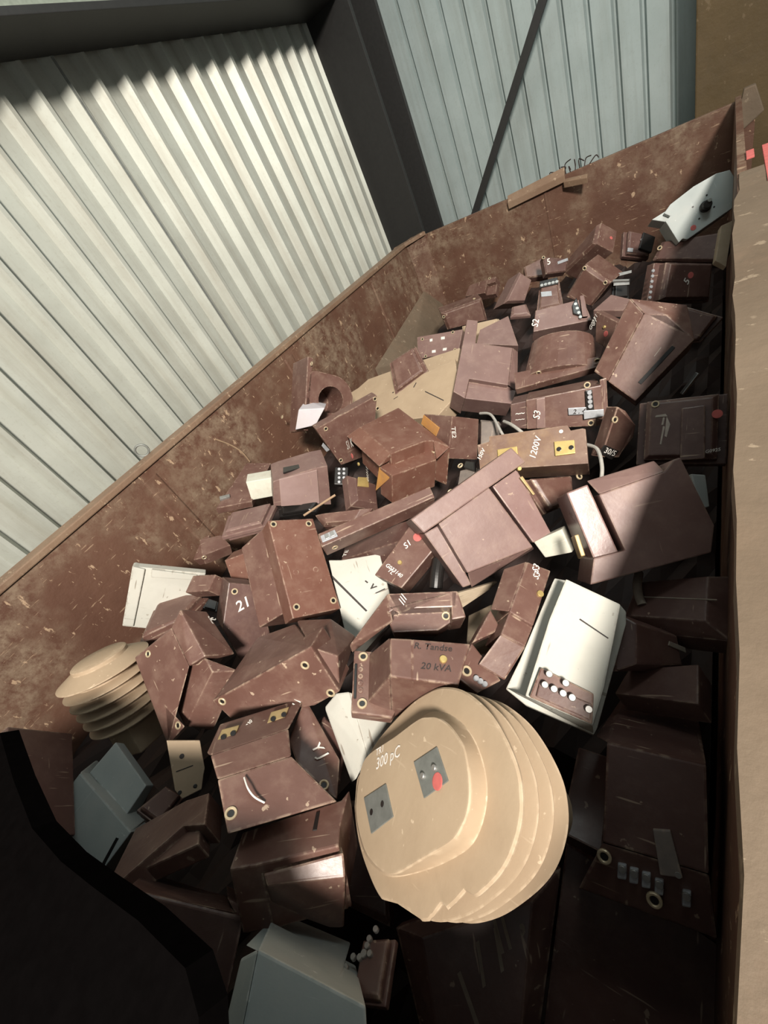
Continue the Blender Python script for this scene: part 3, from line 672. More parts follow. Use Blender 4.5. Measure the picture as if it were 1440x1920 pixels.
  ('hull','body','P',[(-.0748,-.066,.0),(.0675,-.0382,.0),(.0693,.0421,.0),(-.0621,.0617,.0),(-.0748,-.066,.04),(.0675,-.0382,.04),(.0693,.0421,.04),(-.0621,.0617,.04)])]),
 ('current_transformer', 'dark brown transformer against the right wall, behind the large flat-faced one', 'transformer', 'scrapped resin transformers in the skip',(-0.0794,2.3096,1.0891),(0.87604,0.43486,0.06949,-0.19653),[
  ('hull','base_plate','D',[(-.0563,-.0806,.0202),(.0578,-.0563,.0202),(.0929,.0577,.0202),(-.0947,.0793,.0202),(-.0563,-.0806,.0446),(.0578,-.0563,.0446),(.0929,.0577,.0446),(-.0947,.0793,.0446)]),
  ('hull','body','D',[(-.0461,-.072,.0),(.0475,-.054,.0),(.073,.0551,.0),(-.0747,.0709,.0),(-.0461,-.072,.0648),(.0475,-.054,.0648),(.073,.0551,.0648),(-.0747,.0709,.0648)]),
  ('hull','body','D',[(-.0461,-.072,.0634),(.0475,-.054,.0634),(.073,.0551,.0634),(-.0747,.0709,.0634),(-.0407,-.0615,.072),(.0418,-.0481,.072),(.0606,.049,.072),(-.062,.0606,.072)])]),
 ('current_transformer', 'long brown transformer marked S3 with a white terminal row and two silver rating plates', 'transformer', 'scrapped resin transformers in the skip',(-0.5436,1.705,1.1582),(0.82132,0.55459,0.10926,0.07697),[
  ('prism','panel','D',[(-.1851,-.0458,.2028),(-.1178,-.0584,.2028),(-.1105,.0572,.2028),(-.176,.0535,.2028)],[(-.1851,-.0458,.0),(-.1178,-.0584,.0),(-.1105,.0572,.0),(-.176,.0535,.0)]),
  ('prism','body','B',[(-.1216,-.0582,.2112),(.165,-.0874,.2112),(.1603,.0688,.2112),(-.1138,.0613,.2112)],[(-.1216,-.0582,.0),(.165,-.0874,.0),(.1603,.0688,.0),(-.1138,.0613,.0)]),
  ('hull','body','B',[(.1536,-.0944,.1901),(.1817,-.0945,.1901),(.1794,.0904,.1901),(.1557,.087,.1901),(.1689,-.1377,-.0),(.1999,-.1378,-.0),(.1974,.066,-.0),(.1713,.0624,-.0)]),
  ('prism','panel','P',[(-.084,-.0604,.2176),(-.0494,-.0635,.2176),(-.041,.0599,.2176),(-.075,.0596,.2176)],[(-.084,-.0604,.1056),(-.0494,-.0635,.1056),(-.041,.0599,.1056),(-.075,.0596,.1056)]),
  ('hull','terminal_plate','label',[(.039,-.0235,.2149),(.1092,-.031,.2149),(.1069,-.0036,.2149),(.0389,.0039,.2149),(.039,-.0235,.2216),(.1092,-.031,.2216),(.1069,-.0036,.2216),(.0389,.0039,.2216)]),
  ('hull','terminal_plate','label',[(.0928,-.048,.2212),(.1617,-.0467,.2212),(.1628,-.0202,.2212),(.0927,-.0146,.2212),(.0928,-.048,.2279),(.1617,-.0467,.2279),(.1628,-.0202,.2279),(.0927,-.0146,.2279)]),
  ('text', '2 . 4', 'ink', (.0544, -.0207, .2239), (.0998, -.024, .2239), (.0, .0, 1.0)),
  ('hull','terminal_block','black',[(.1025,-.0177,.2128),(.1304,-.0204,.2128),(.1268,.0597,.2128),(.1029,.0601,.2128),(.1025,-.0177,.2234),(.1304,-.0204,.2234),(.1268,.0597,.2234),(.1029,.0601,.2234)]),
  ('disc','terminal_screw','label',(.1165,.051,.226),(.0,.0,1.0),.0085,.006),
  ('disc','terminal_screw','label',(.1167,.0339,.226),(.0,.0,1.0),.0085,.006),
  ('disc','terminal_screw','label',(.117,.0166,.226),(.0,.0,1.0),.0085,.006),
  ('disc','terminal_screw','label',(.1172,-.0008,.226),(.0,.0,1.0),.0085,.006),
  ('eye',(.1115,.078,.2112),(.0,.0,1.0),.0123),
  ('eye',(.1171,-.0693,.2112),(.0,.0,1.0),.0123),
  ('text', 'S3', 'chalk', (-.0704, -.0246, .2197), (-.0612, .0107, .2197), (.0, .0, 1.0)),
  ('text', '~~~', 'chalk', (-.1647, -.0191, .2049), (-.1266, -.0207, .2049), (.0, .0, 1.0)),
  ('text', '~~', 'chalk', (-.1623, .0029, .2049), (-.1244, .0011, .2049), (.0, .0, 1.0))]),
 ('current_transformer', 'small brown six-sided transformer with 30/5 painted on a dark patch at its end', 'transformer', 'scrapped resin transformers in the skip',(-0.2985,1.4132,1.1758),(0.79813,0.34754,0.492,-0.01163),[
  ('hull','body','B',[(-.0257,-.0949,.0),(.0468,-.066,.0),(.0485,.0606,.0),(-.0604,.0815,.0),(-.0257,-.0949,.0524),(.0468,-.066,.0524),(.0485,.0606,.0524),(-.0604,.0815,.0524)]),
  ('prism','body','B',[(-.0257,-.0949,.0524),(.0425,-.0637,.0524),(.0629,.0197,.0524),(.0464,.0596,.0524),(-.0217,.0834,.0524),(-.0604,.0815,.0524)],[(-.0257,-.0949,.0),(.0425,-.0637,.0),(.0629,.0197,.0),(.0464,.0596,.0),(-.0217,.0834,.0),(-.0604,.0815,.0)]),
  ('hull','label_patch','black',[(-.0438,-.0882,.0503),(.0189,-.0862,.0503),(.0312,-.0477,.0503),(-.0357,-.0521,.0503),(-.0438,-.0882,.0556),(.0189,-.0862,.0556),(.0312,-.0477,.0556),(-.0357,-.0521,.0556)]),
  ('text', '30/5', 'chalk', (-.0287, -.0775, .0545), (.0237, -.0715, .0545), (.0, .0, 1.0)),
  ('eye',(-.045,.0387,.0524),(.0,.0,1.0),.0123)]),
 ('current_transformer', 'big dark brown transformer beside the right wall with white brush marks and a red dot', 'transformer', 'scrapped resin transformers in the skip',(-0.0815,1.4435,1.122),(0.9454,0.32564,0.01173,0.00598),[
  ('hull','base_plate','D',[(-.1222,-.1094,.0327),(.1223,-.1145,.0327),(.1208,.1139,.0327),(-.1215,.1102,.0327),(-.1222,-.1094,.0724),(.1223,-.1145,.0724),(.1208,.1139,.0724),(-.1215,.1102,.0724)]),
  ('hull','body','D',[(-.0978,-.1011,.0),(.0978,-.1049,.0),(.0967,.1044,.0),(-.0972,.1018,.0),(-.0978,-.1011,.1052),(.0978,-.1049,.1052),(.0967,.1044,.1052),(-.0972,.1018,.1052)]),
  ('hull','body','D',[(-.0978,-.1011,.1028),(.0978,-.1049,.1028),(.0967,.1044,.1028),(-.0972,.1018,.1028),(-.0831,-.0881,.1169),(.0831,-.091,.1169),(.0822,.0906,.1169),(-.0827,.0887,.1169)]),
  ('disc','paint_dot','red',(.0934,.0354,.1169),(.0,.0,1.0),.0139,.0012),
  ('eye',(-.0711,.0855,.1169),(.0,.0,1.0),.0123),
  ('text', 'G0925', 'chalk', (.0671, -.0887, .1169), (.1061, -.0822, .1169), (.0, .0, 1.0)),
  ('hull','brush_mark','chalk2',[(-.0534,-.0526,.1142),(-.0488,-.0546,.1142),(-.041,.006,.1142),(-.047,.0083,.1142),(-.0534,-.0526,.1185),(-.0488,-.0546,.1185),(-.041,.006,.1185),(-.047,.0083,.1185)]),
  ('hull','brush_mark','chalk2',[(-.0412,-.0264,.1142),(-.0352,-.0304,.1142),(-.0267,.0119,.1142),(-.0381,.0418,.1142),(-.0412,-.0264,.1185),(-.0352,-.0304,.1185),(-.0267,.0119,.1185),(-.0381,.0418,.1185)]),
  ('hull','brush_mark','chalk2',[(-.0707,.0396,.1142),(-.0351,.0397,.1142),(-.0413,.0494,.1142),(-.0679,.0466,.1142),(-.0707,.0396,.1185),(-.0351,.0397,.1185),(-.0413,.0494,.1185),(-.0679,.0466,.1185)]),
  ('hull','brush_mark','chalk2',[(-.0516,.0123,.1142),(-.0457,.0118,.1142),(-.0423,.0368,.1142),(-.0482,.0374,.1142),(-.0516,.0123,.1185),(-.0457,.0118,.1185),(-.0423,.0368,.1185),(-.0482,.0374,.1185)]),
  ('hull','raised_panel','D',[(.0037,-.112,.1142),(.0678,-.1091,.1142),(.0621,.0629,.1142),(.0015,.0592,.1142),(.0037,-.112,.1329),(.0678,-.1091,.1329),(.0621,.0629,.1329),(.0015,.0592,.1329)])]),
 ('metal_strip', 'thin grey metal strip lying in the shade by the right wall', 'metal strip', None,(-0.068,1.776,1.1238),(0.84364,0.39302,-0.06066,-0.36072),[
  ('hull','body','steel',[(-.0063,-.0432,.0),(.0066,-.0441,.0),(.007,.0434,.0),(-.0073,.044,.0),(-.0063,-.0432,.0133),(.0066,-.0441,.0133),(.007,.0434,.0133),(-.0073,.044,.0133)])]),
 ('cover_plate', 'small light grey cover plate by the right wall, behind the half-shaded flat transformer', 'plate', None,(-0.0268,1.1985,1.0871),(0.91901,0.30819,0.18539,0.16143),[
  ('hull','body','G',[(-.0142,-.0558,.0),(.0144,-.0501,.0),(.0192,.0492,.0),(-.0195,.0567,.0),(-.0142,-.0558,.0267),(.0144,-.0501,.0267),(.0192,.0492,.0267),(-.0195,.0567,.0267)])]),
 ('current_transformer', 'large brown transformer with orange-stained edges and a shelf notch, middle of the pile', 'transformer', 'scrapped resin transformers in the skip',(-1.2277,1.2869,1.1374),(0.86372,-0.00153,0.19683,0.46394),[
  ('prism','body','R',[(-.0858,-.1547,.2054),(.096,-.134,.2054),(.1293,-.1474,.2054),(.1643,-.2301,.2054),(.153,.2192,.2054),(-.1008,.1311,.2054)],[(-.0858,-.1547,.0),(.096,-.134,.0),(.1293,-.1474,.0),(.1643,-.2301,.0),(.153,.2192,.0),(-.1008,.1311,.0)]),
  ('hull','body','R',[(-.1008,.1311,.2054),(-.0858,-.1547,.2054),(-.1633,.1543,.1602),(-.1442,-.1564,.1602),(.0478,.4887,.0),(.0659,.1413,-.0),(-.0627,.4243,-.0),(-.0406,.0637,.0)]),
  ('hull','body','R',[(-.0858,-.1547,.2054),(.0985,-.13,.2054),(.0659,.1413,-.0),(.29,.1712,.0),(-.1442,-.1564,.1602),(-.0406,.0637,.0)]),
  ('prism','body','R',[(-.1361,-.1443,.1479),(-.1198,-.2273,.1479),(.1082,-.2127,.1479),(.1666,-.1207,.1479),(.1495,-.0499,.1479),(-.0476,-.0798,.1479)],[(-.1361,-.1443,.0),(-.1198,-.2273,.0),(.1082,-.2127,.0),(.1666,-.1207,.0),(.1495,-.0499,.0),(-.0476,-.0798,.0)]),
  ('hull','body','R',[(.1293,-.1474,.2054),(.1643,-.2301,.2054),(.1082,-.2127,.1479),(.37,.0495,-.0),(.3275,.1501,.0)]),
  ('hull','stained_flank','orange',[(-.1362,-.1394,.1479),(-.1179,-.2284,.1479),(-.0406,.0637,.0),(-.0195,-.0382,.0),(-.152,-.1228,.0103)]),
  ('eye',(.1363,-.1504,.15),(.0,.0,1.0),.0123),
  ('disc','paint_dot','red',(-.1623,.1085,.0747),(-1.0,.0,.0),.0128,.0012),
  ('text', 'G0311', 'chalk', (-.1623, -.0793, .0343), (-.1623, -.0769, .1117), (-1.0, .0, .0)),
  ('text', 'S1 K', 'chalk', (-.1623, .1591, .0838), (-.1623, .0697, .151), (-1.0, .0, .0)),
  ('disc','terminal_screw','brass',(-.1623,.0271,.0752),(-1.0,.0,.0),.0085,.006)]),
 ('current_transformer', 'brown base plate with four eyelets standing behind the orange-stained transformer', 'transformer', 'scrapped resin transformers in the skip',(-1.6261,1.528,1.2271),(0.62009,0.61582,0.40722,0.26538),[
  ('hull','body','B',[(-.1137,-.1344,.0),(.0892,-.1538,.0),(.1983,.1661,.0),(-.1822,.1271,.0),(-.1137,-.1344,.0667),(.0892,-.1538,.0667),(.1983,.1661,.0667),(-.1822,.1271,.0667)]),
  ('eye',(-.1299,.1068,.0667),(.0,.0,1.0),.0123),
  ('eye',(-.1077,-.1047,.0667),(.0,.0,1.0),.0123),
  ('eye',(.1812,.1512,.0667),(.0,.0,1.0),.0123),
  ('eye',(.1826,.0934,.0667),(.0,.0,1.0),.0123),
  ('hull','terminal_plate','label',[(-.1829,.0258,.064),(-.1689,-.0184,.064),(-.1481,-.0146,.064),(-.1687,.0393,.064),(-.1829,.0258,.0707),(-.1689,-.0184,.0707),(-.1481,-.0146,.0707),(-.1687,.0393,.0707)])]),
 ('current_transformer', 'brown transformer with a rust-orange patch marked TE2, right of the orange-stained one', 'transformer', 'scrapped resin transformers in the skip',(-1.067,1.51,1.1795),(0.71537,0.42895,0.51036,0.20925),[
  ('hull','body','B',[(-.0838,-.0899,.0),(.0883,-.1045,.0),(.0796,.0794,.0),(-.0738,.0945,.0),(-.0838,-.0899,.2133),(.0883,-.1045,.2133),(.0796,.0794,.2133),(-.0738,.0945,.2133)]),
  ('text', 'TE2', 'chalk', (-.0762, .0492, .2133), (-.0665, -.0016, .2133), (.0, .0, 1.0)),
  ('hull','rust_patch','orange',[(-.0761,.0469,-.0109),(-.0761,-.0007,.1125),(-.0761,.0392,.1333),(-.0761,.0901,.0082),(-.0814,.0469,-.0109),(-.0814,-.0007,.1125),(-.0814,.0392,.1333),(-.0814,.0901,.0082)])]),
 ('current_transformer', 'grey-brown rounded block between the TE2 transformer and the white cables', 'transformer', 'scrapped resin transformers in the skip',(-0.7966,1.5208,1.1278),(0.96952,0.2382,-0.02608,0.05102),[
  ('hull','body','G2',[(-.0347,-.0866,.0),(.0338,-.0499,.0),(.0462,.0532,.0),(-.0452,.0831,.0),(-.0347,-.0866,.0323),(.0338,-.0499,.0323),(.0462,.0532,.0323),(-.0452,.0831,.0323)]),
  ('hull','body','G2',[(-.0347,-.0866,.0313),(.0338,-.0499,.0313),(.0462,.0532,.0313),(-.0452,.0831,.0313),(-.0247,-.0585,.0522),(.0241,-.0398,.0522),(.0303,.042,.0522),(-.0296,.056,.0522)])]),
 ('current_transformer', 'dark grey-brown transformer with a yellow brass plate, under the orange-stained one', 'transformer', 'scrapped resin transformers in the skip',(-1.3055,1.072,1.1496),(0.81138,0.07246,0.5033,0.28829),[
  ('hull','body','D',[(-.0741,-.0798,.0),(.0754,-.0699,.0),(.0808,.0668,.0),(-.0823,.0826,.0),(-.0741,-.0798,.0477),(.0754,-.0699,.0477),(.0808,.0668,.0477),(-.0823,.0826,.0477)]),
  ('hull','body','D',[(-.0741,-.0798,.0461),(.0754,-.0699,.0461),(.0808,.0668,.0461),(-.0823,.0826,.0461),(-.0511,-.0561,.0769),(.0519,-.0518,.0769),(.0542,.0496,.0769),(-.0554,.0579,.0769)]),
  ('hull','terminal_plate','brass',[(-.0489,.0141,.0742),(.0126,.0235,.0742),(.0155,.0766,.0742),(-.0412,.0647,.0742),(-.0489,.0141,.0809),(.0126,.0235,.0809),(.0155,.0766,.0809),(-.0412,.0647,.0809)]),
  ('disc','screw_hole','black',(-.0207,.0489,.0784),(.0,.0,1.0),.0064,.0012)]),
 ('terminal_block', 'black terminal block with four white screw rows, left below the orange-stained transformer', 'terminal block', 'scrapped resin transformers in the skip',(-1.488,1.2036,1.1615),(0.91566,0.26055,0.26441,0.15418),[
  ('hull','body','black',[(-.0346,-.0444,.0),(.0348,-.046,.0),(.0335,.0458,.0),(-.0337,.0447,.0),(-.0346,-.0444,.0533),(.0348,-.046,.0533),(.0335,.0458,.0533),(-.0337,.0447,.0533)]),
  ('disc','terminal_screw','label',(-.0117,.0338,.0533),(.0,.0,1.0),.0075,.006),
  ('disc','terminal_screw','label',(.0125,.0342,.0533),(.0,.0,1.0),.0075,.006),
  ('disc','terminal_screw','label',(-.0106,.0115,.0533),(.0,.0,1.0),.0075,.006),
  ('disc','terminal_screw','label',(.0135,.0119,.0533),(.0,.0,1.0),.0075,.006),
  ('disc','terminal_screw','label',(-.0095,-.0108,.0533),(.0,.0,1.0),.0075,.006),
  ('disc','terminal_screw','label',(.0145,-.0104,.0533),(.0,.0,1.0),.0075,.006),
  ('disc','terminal_screw','label',(-.0085,-.0329,.0533),(.0,.0,1.0),.0075,.006),
  ('disc','terminal_screw','label',(.0155,-.0325,.0533),(.0,.0,1.0),.0075,.006)]),
 ('current_transformer', 'brown ring-core transformer with a big round hole, leaning on the left wall of the skip', 'transformer', 'scrapped resin transformers in the skip',(-1.9806,1.7414,1.3231),(0.73789,0.32142,0.56068,0.19452),[
  ('toroid','body','B',[(-.1437,-.1543,.1931),(.1315,-.1329,.1931),(.1694,.148,.1931),(-.1535,.1532,.1931)],.1931),
  ('hull','base_plate','B',[(-.153,-.2015,.1931),(-.1262,-.1989,.1931),(-.1355,.214,.1931),(-.1688,.2151,.1931),(-.153,-.2015,-.0193),(-.1262,-.1989,-.0193),(-.1688,.2151,-.0193),(-.1355,.214,-.0193)]),
  ('eye',(-.1486,.1761,.2062),(-1.0,.0,.0),.0123),
  ('eye',(-.1486,-.0937,-.1762),(-1.0,.0,.0),.0123)]),
 ('resin_block', 'small pale lavender block resting in front of the ring-core transformer', 'resin block', 'scrapped resin transformers in the skip',(-1.8655,1.6025,1.3454),(0.78965,0.52577,0.31623,0.00449),[
  ('hull','body','L',[(-.0732,-.0773,.1661),(.0409,-.0338,.1661),(.0865,.0682,.1661),(-.0585,.0397,.1661),(-.0696,.0539,-.0491),(.0613,.0539,-.0091),(-.1162,-.1261,-.0),(.0061,-.0795,.0)])]),
 ('current_transformer', 'pinkish transformer with a bright flat front and slotted top, beside the small greenish white block', 'transformer', 'scrapped resin transformers in the skip',(-1.7921,1.2043,1.2184),(0.69315,0.57422,0.4107,0.1454),[
  ('prism','body','P',[(-.1513,-.0697,.2133),(.1407,-.1162,.2133),(.1429,.1109,.2133),(.0781,.1065,.2133),(-.0887,.078,.2133),(-.1317,.0676,.2133)],[(-.1513,-.0697,.0),(.1407,-.1162,.0),(.1429,.1109,.0),(.0781,.1065,.0),(-.0887,.078,.0),(-.1317,.0676,.0)]),
  ('hull','raised_panel','P4',[(-.1145,-.0736,.2107),(.0805,-.0949,.2107),(.0879,.0991,.2107),(-.1017,.0773,.2107),(-.1145,-.0736,.2213),(.0805,-.0949,.2213),(.0879,.0991,.2213),(-.1017,.0773,.2213)]),
  ('hull','slot','black',[(-.077,.0866,.1856),(.1222,.0866,.1248),(.1263,.0866,.0987),(-.072,.0866,.1238),(-.077,.0946,.1856),(.1222,.0946,.1248),(.1263,.0946,.0987),(-.072,.0946,.1238)])]),
 ('resin_block', 'small chalky greenish white block wedged left of the pinkish slotted transformer', 'resin block', 'scrapped resin transformers in the skip',(-1.9914,1.1108,1.2382),(0.71824,0.57089,0.36845,0.14989),[
  ('hull','body','W2',[(-.0647,-.0581,.0),(.0568,-.0545,.0),(.0741,.0556,.0),(-.0696,.0527,.0),(-.0647,-.0581,.1091),(.0568,-.0545,.1091),(.0741,.0556,.1091),(-.0696,.0527,.1091)])]),
 ('current_transformer', 'brown transformer with its thin base plate edge-on against the left wall', 'transformer', 'scrapped resin transformers in the skip',(-2.1154,1.0786,1.2263),(0.95658,-0.04636,0.22828,0.1752),[
  ('hull','body','B',[(-.0611,-.2537,.0),(.1005,-.1655,.0),(.0841,.1885,.0),(-.0577,.1591,.0),(-.0611,-.2537,.042),(.1005,-.1655,.042),(.0841,.1885,.042),(-.0577,.1591,.042)]),
  ('hull','terminal_tag','steel',[(-.0626,-.1975,.0393),(-.0208,-.1624,.0393),(-.0325,-.142,.0393),(-.0763,-.1734,.0393),(-.0626,-.1975,.0553),(-.0208,-.1624,.0553),(-.0325,-.142,.0553),(-.0763,-.1734,.0553)])]),
 ('current_transformer', 'dusty light-brown topped transformer below the edge-on plate, left side of the pile', 'transformer', 'scrapped resin transformers in the skip',(-1.8719,0.8252,1.1742),(0.95986,-0.04845,0.09275,0.26024),[
  ('hull','base_plate','P',[(-.105,-.1063,.0181),(.1245,-.0754,.0181),(.1402,.1027,.0181),(-.1283,.0769,.0181),(-.105,-.1063,.0401),(.1245,-.0754,.0401),(.1402,.1027,.0401),(-.1283,.0769,.0401)]),
  ('hull','body','P',[(-.0829,-.0959,.0),(.102,-.0713,.0),(.1129,.093,.0),(-.1007,.0722,.0),(-.0829,-.0959,.0582),(.102,-.0713,.0582),(.1129,.093,.0582),(-.1007,.0722,.0582)]),
  ('hull','body','P',[(-.0829,-.0959,.0569),(.102,-.0713,.0569),(.1129,.093,.0569),(-.1007,.0722,.0569),(-.07,-.0831,.0647),(.0887,-.0625,.0647),(.0963,.0807,.0647),(-.0837,.0628,.0647)])]),
 ('current_transformer', 'small brown transformer with one eyelet at its end, by the left wall', 'transformer', 'scrapped resin transformers in the skip',(-1.9991,0.6486,1.1532),(0.83476,0.0414,0.23723,0.49517),[
  ('hull','body','B',[(-.0698,-.0519,.0),(.0699,-.0499,.0),(.0498,.042,.0),(-.0521,.0606,.0),(-.0698,-.0519,.0679),(.0699,-.0499,.0679),(.0498,.042,.0679),(-.0521,.0606,.0679)]),
  ('eye',(-.0631,-.0509,.0511),(.0,-1.0,.0),.0123)]),
 ('resin_offcut', 'narrow brown offcut against the left wall beside the small eyelet transformer', 'offcut', 'scrapped resin transformers in the skip',(-2.0561,0.6367,1.1549),(0.97052,0.08075,0.04776,0.22202),[
  ('hull','body','B',[(-.0308,-.0678,.0),(.0293,-.0698,.0),(.0229,.0748,.0),(-.021,.0626,.0),(-.0308,-.0678,.0533),(.0293,-.0698,.0533),(.0229,.0748,.0533),(-.021,.0626,.0533)])]),
 ('current_transformer', 'reddish-brown transformer with a pale scraped top edge, left of the underside with four eyelets', 'transformer', 'scrapped resin transformers in the skip',(-1.6716,0.6347,1.1778),(0.81053,0.49143,0.26301,0.17989),[
  ('hull','body','R',[(-.0614,-.0475,.0),(.0418,-.0778,.0),(.077,.07,.0),(-.0661,.0451,.0),(-.0614,-.0475,.1132),(.0418,-.0778,.1132),(.077,.07,.1132),(-.0661,.0451,.1132)])]),
 ('current_transformer', 'reddish-brown transformer lying on its side, flat underside with four brass eyelets facing up', 'transformer', 'scrapped resin transformers in the skip',(-1.2223,0.5597,1.2585),(0.79924,0.16517,0.43918,0.37556),[
  ('prism','base_plate','R',[(-.0874,-.1797,.0961),(.0913,-.1868,.0961),(.0822,.1694,.0961),(-.0908,.1825,.0961)],[(-.0874,-.1797,.0),(.0913,-.1868,.0),(.0822,.1694,.0),(-.0908,.1825,.0)]),
  ('hull','panel','B',[(-.0198,-.1156,.0),(-.0762,-.1382,-.0),(-.0819,.192,.0),(.0909,.18,-.0),(-.15,-.1554,-.1057),(-.1512,.1616,-.1057),(.0729,-.1647,-.1923),(.0655,.1457,-.1923)]),
  ('eye',(-.0731,.1654,.0961),(.0,.0,1.0),.0123),
  ('eye',(.0595,.1501,.0961),(.0,.0,1.0),.0123),
  ('eye',(-.0651,-.1444,.0961),(.0,.0,1.0),.0123),
  ('eye',(.0718,-.1527,.0961),(.0,.0,1.0),.0123),
  ('disc','screw_hole','R',(-.0387,.0685,.0961),(.0,.0,1.0),.0107,.0012),
  ('disc','screw_hole','R',(.0342,.0567,.0961),(.0,.0,1.0),.0107,.0012),
  ('disc','screw_hole','R',(-.0364,-.025,.0961),(.0,.0,1.0),.0107,.0012),
  ('disc','screw_hole','R',(.0379,-.0292,.0961),(.0,.0,1.0),.0107,.0012)]),
 ('current_transformer', 'long slim brown transformer bar with a small white two-pole terminal at its lower left end', 'transformer', 'scrapped resin transformers in the skip',(-0.9777,0.8236,1.2549),(0.89081,0.18625,0.15896,0.38275),[
  ('hull','body','B',[(-.2229,-.0267,.0),(.2197,-.0253,.0),(.2241,.0229,.0),(-.2181,.0284,.0),(-.2229,-.0267,.0816),(.2197,-.0253,.0816),(.2241,.0229,.0816),(-.2181,.0284,.0816)]),
  ('hull','terminal_block','label',[(-.214,-.0129,.0789),(-.1551,-.0143,.0789),(-.1569,.0145,.0789),(-.2128,.0141,.0789),(-.214,-.0129,.0869),(-.1551,-.0143,.0869),(-.1569,.0145,.0869),(-.2128,.0141,.0869)]),
  ('hull','terminal','steel',[(-.1992,-.0076,.0813),(-.1832,-.0086,.0813),(-.1821,.0117,.0813),(-.1982,.0127,.0813),(-.1992,-.0076,.0893),(-.1832,-.0086,.0893),(-.1821,.0117,.0893),(-.1982,.0127,.0893)]),
  ('hull','terminal','steel',[(-.179,-.0083,.0813),(-.1623,-.0074,.0813),(-.1617,.011,.0813),(-.1779,.0119,.0813),(-.179,-.0083,.0893),(-.1623,-.0074,.0893),(-.1617,.011,.0893),(-.1779,.0119,.0893)]),
  ('eye',(-.1823,-.026,.0371),(.0,-1.0,.0),.0123)]),
 ('current_transformer', 'brown transformer with chamfered top under the long slim bar', 'transformer', 'scrapped resin transformers in the skip',(-1.2749,0.9169,1.1564),(0.95845,0.1962,0.12592,0.16437),[
  ('hull','body','B',[(-.0881,-.03,.0),(.0835,-.0346,.0),(.1387,.0359,.0),(-.1335,.0303,.0),(-.0881,-.03,.04),(.0835,-.0346,.04),(.1387,.0359,.04),(-.1335,.0303,.04)]),
  ('hull','body','B',[(-.0881,-.03,.0387),(.0835,-.0346,.0387),(.1387,.0359,.0387),(-.1335,.0303,.0387),(-.0647,-.022,.0645),(.0615,-.0242,.0645),(.0897,.0254,.0645),(-.0859,.0226,.0645)])]),
 ('current_transformer', 'glossy black transformer end with a bluish sheen, under the pinkish slotted transformer', 'transformer', 'scrapped resin transformers in the skip',(-1.69,1.0094,1.094),(0.97085,0.1246,0.09885,0.17931),[
  ('hull','base_plate','black',[(-.108,-.0254,.0157),(.0986,-.0238,.0157),(.1335,.0257,.0157),(-.1237,.0231,.0157),(-.108,-.0254,.0349),(.0986,-.0238,.0349),(.1335,.0257,.0349),(-.1237,.0231,.0349)]),
  ('hull','body','black',[(-.0877,-.0233,.0),(.0791,-.022,.0),(.1066,.0235,.0),(-.0976,.0214,.0),(-.0877,-.0233,.0506),(.0791,-.022,.0506),(.1066,.0235,.0506),(-.0976,.0214,.0506)]),
  ('hull','body','black',[(-.0877,-.0233,.0495),(.0791,-.022,.0495),(.1066,.0235,.0495),(-.0976,.0214,.0495),(-.0757,-.0203,.0562),(.0682,-.0191,.0562),(.0897,.0204,.0562),(-.0818,.0186,.0562)])]),
 ('current_transformer', 'dark transformer marked TE directly below the long slim bar', 'transformer', 'scrapped resin transformers in the skip',(-0.9627,0.8094,1.0925),(0.9887,0.00596,-0.13144,0.07184),[
  ('hull','body','D',[(-.186,-.0679,.0),(.1757,-.0481,.0),(.242,.0509,.0),(-.2299,.0606,.0),(-.186,-.0679,.1149),(.1757,-.0481,.1149),(.242,.0509,.1149),(-.2299,.0606,.1149)]),
  ('text', 'TE', 'chalk', (-.1672, -.0555, .1149), (-.1679, -.0156, .1149), (.0, .0, 1.0))]),
 ('current_transformer', 'brown transformer marked S1 with a coral red dot, left under the big notched pinkish one', 'transformer', 'scrapped resin transformers in the skip',(-0.8046,0.7074,1.1871),(0.95379,0.15754,0.18132,-0.18051),[
  ('hull','body','B',[(-.0509,-.1018,.0),(.0516,-.0796,.0),(.0572,.0785,.0),(-.0613,.1059,.0),(-.0509,-.1018,.0901),(.0516,-.0796,.0901),(.0572,.0785,.0901),(-.0613,.1059,.0901)]),
  ('disc','paint_dot','red',(-.0133,.0843,.0901),(.0,.0,1.0),.0149,.0012),
  ('text', 'S1', 'chalk', (-.0192, .0285, .0901), (-.0145, .0542, .0901), (.0, .0, 1.0)),
  ('text', 'G033140', 'chalk', (-.041, -.0566, .0901), (.0292, -.0554, .0901), (.0, .0, 1.0)),
  ('disc','terminal_screw','brass',(-.0065,-.0181,.0901),(.0,.0,1.0),.0075,.006),
  ('text', 'TL', 'chalk', (-.0246, -.0645, .0901), (-.0022, -.0656, .0901), (.0, .0, 1.0))]),
 ('current_transformer', 'chalky white transformer with a long dark groove and black marks, middle of the pile', 'transformer', 'scrapped resin transformers in the skip',(-1.0959,0.6719,0.9574),(0.90063,0.20308,0.17141,0.34387),[
  ('prism','body','W',[(-.1132,-.2035,.2133),(-.0971,-.1961,.2133),(.0837,-.0949,.2133),(.1028,.0976,.2133),(-.0433,.127,.2133),(-.0898,.1451,.2133),(-.1015,-.0667,.2133)],[(-.1132,-.2035,.0),(-.0971,-.1961,.0),(.0837,-.0949,.0),(.1028,.0976,.0),(-.0433,.127,.0),(-.0898,.1451,.0),(-.1015,-.0667,.0)]),
  ('hull','groove','ink',[(-.1048,.0855,.2107),(-.0157,-.0925,.2107),(-.009,-.0909,.2107),(-.0973,.0893,.2107),(-.1048,.0855,.2153),(-.0157,-.0925,.2153),(-.009,-.0909,.2153),(-.0973,.0893,.2153)]),
  ('text', '- v /', 'ink', (.0068, .0144, .2133), (.0496, -.0572, .2133), (.0, .0, 1.0))]),
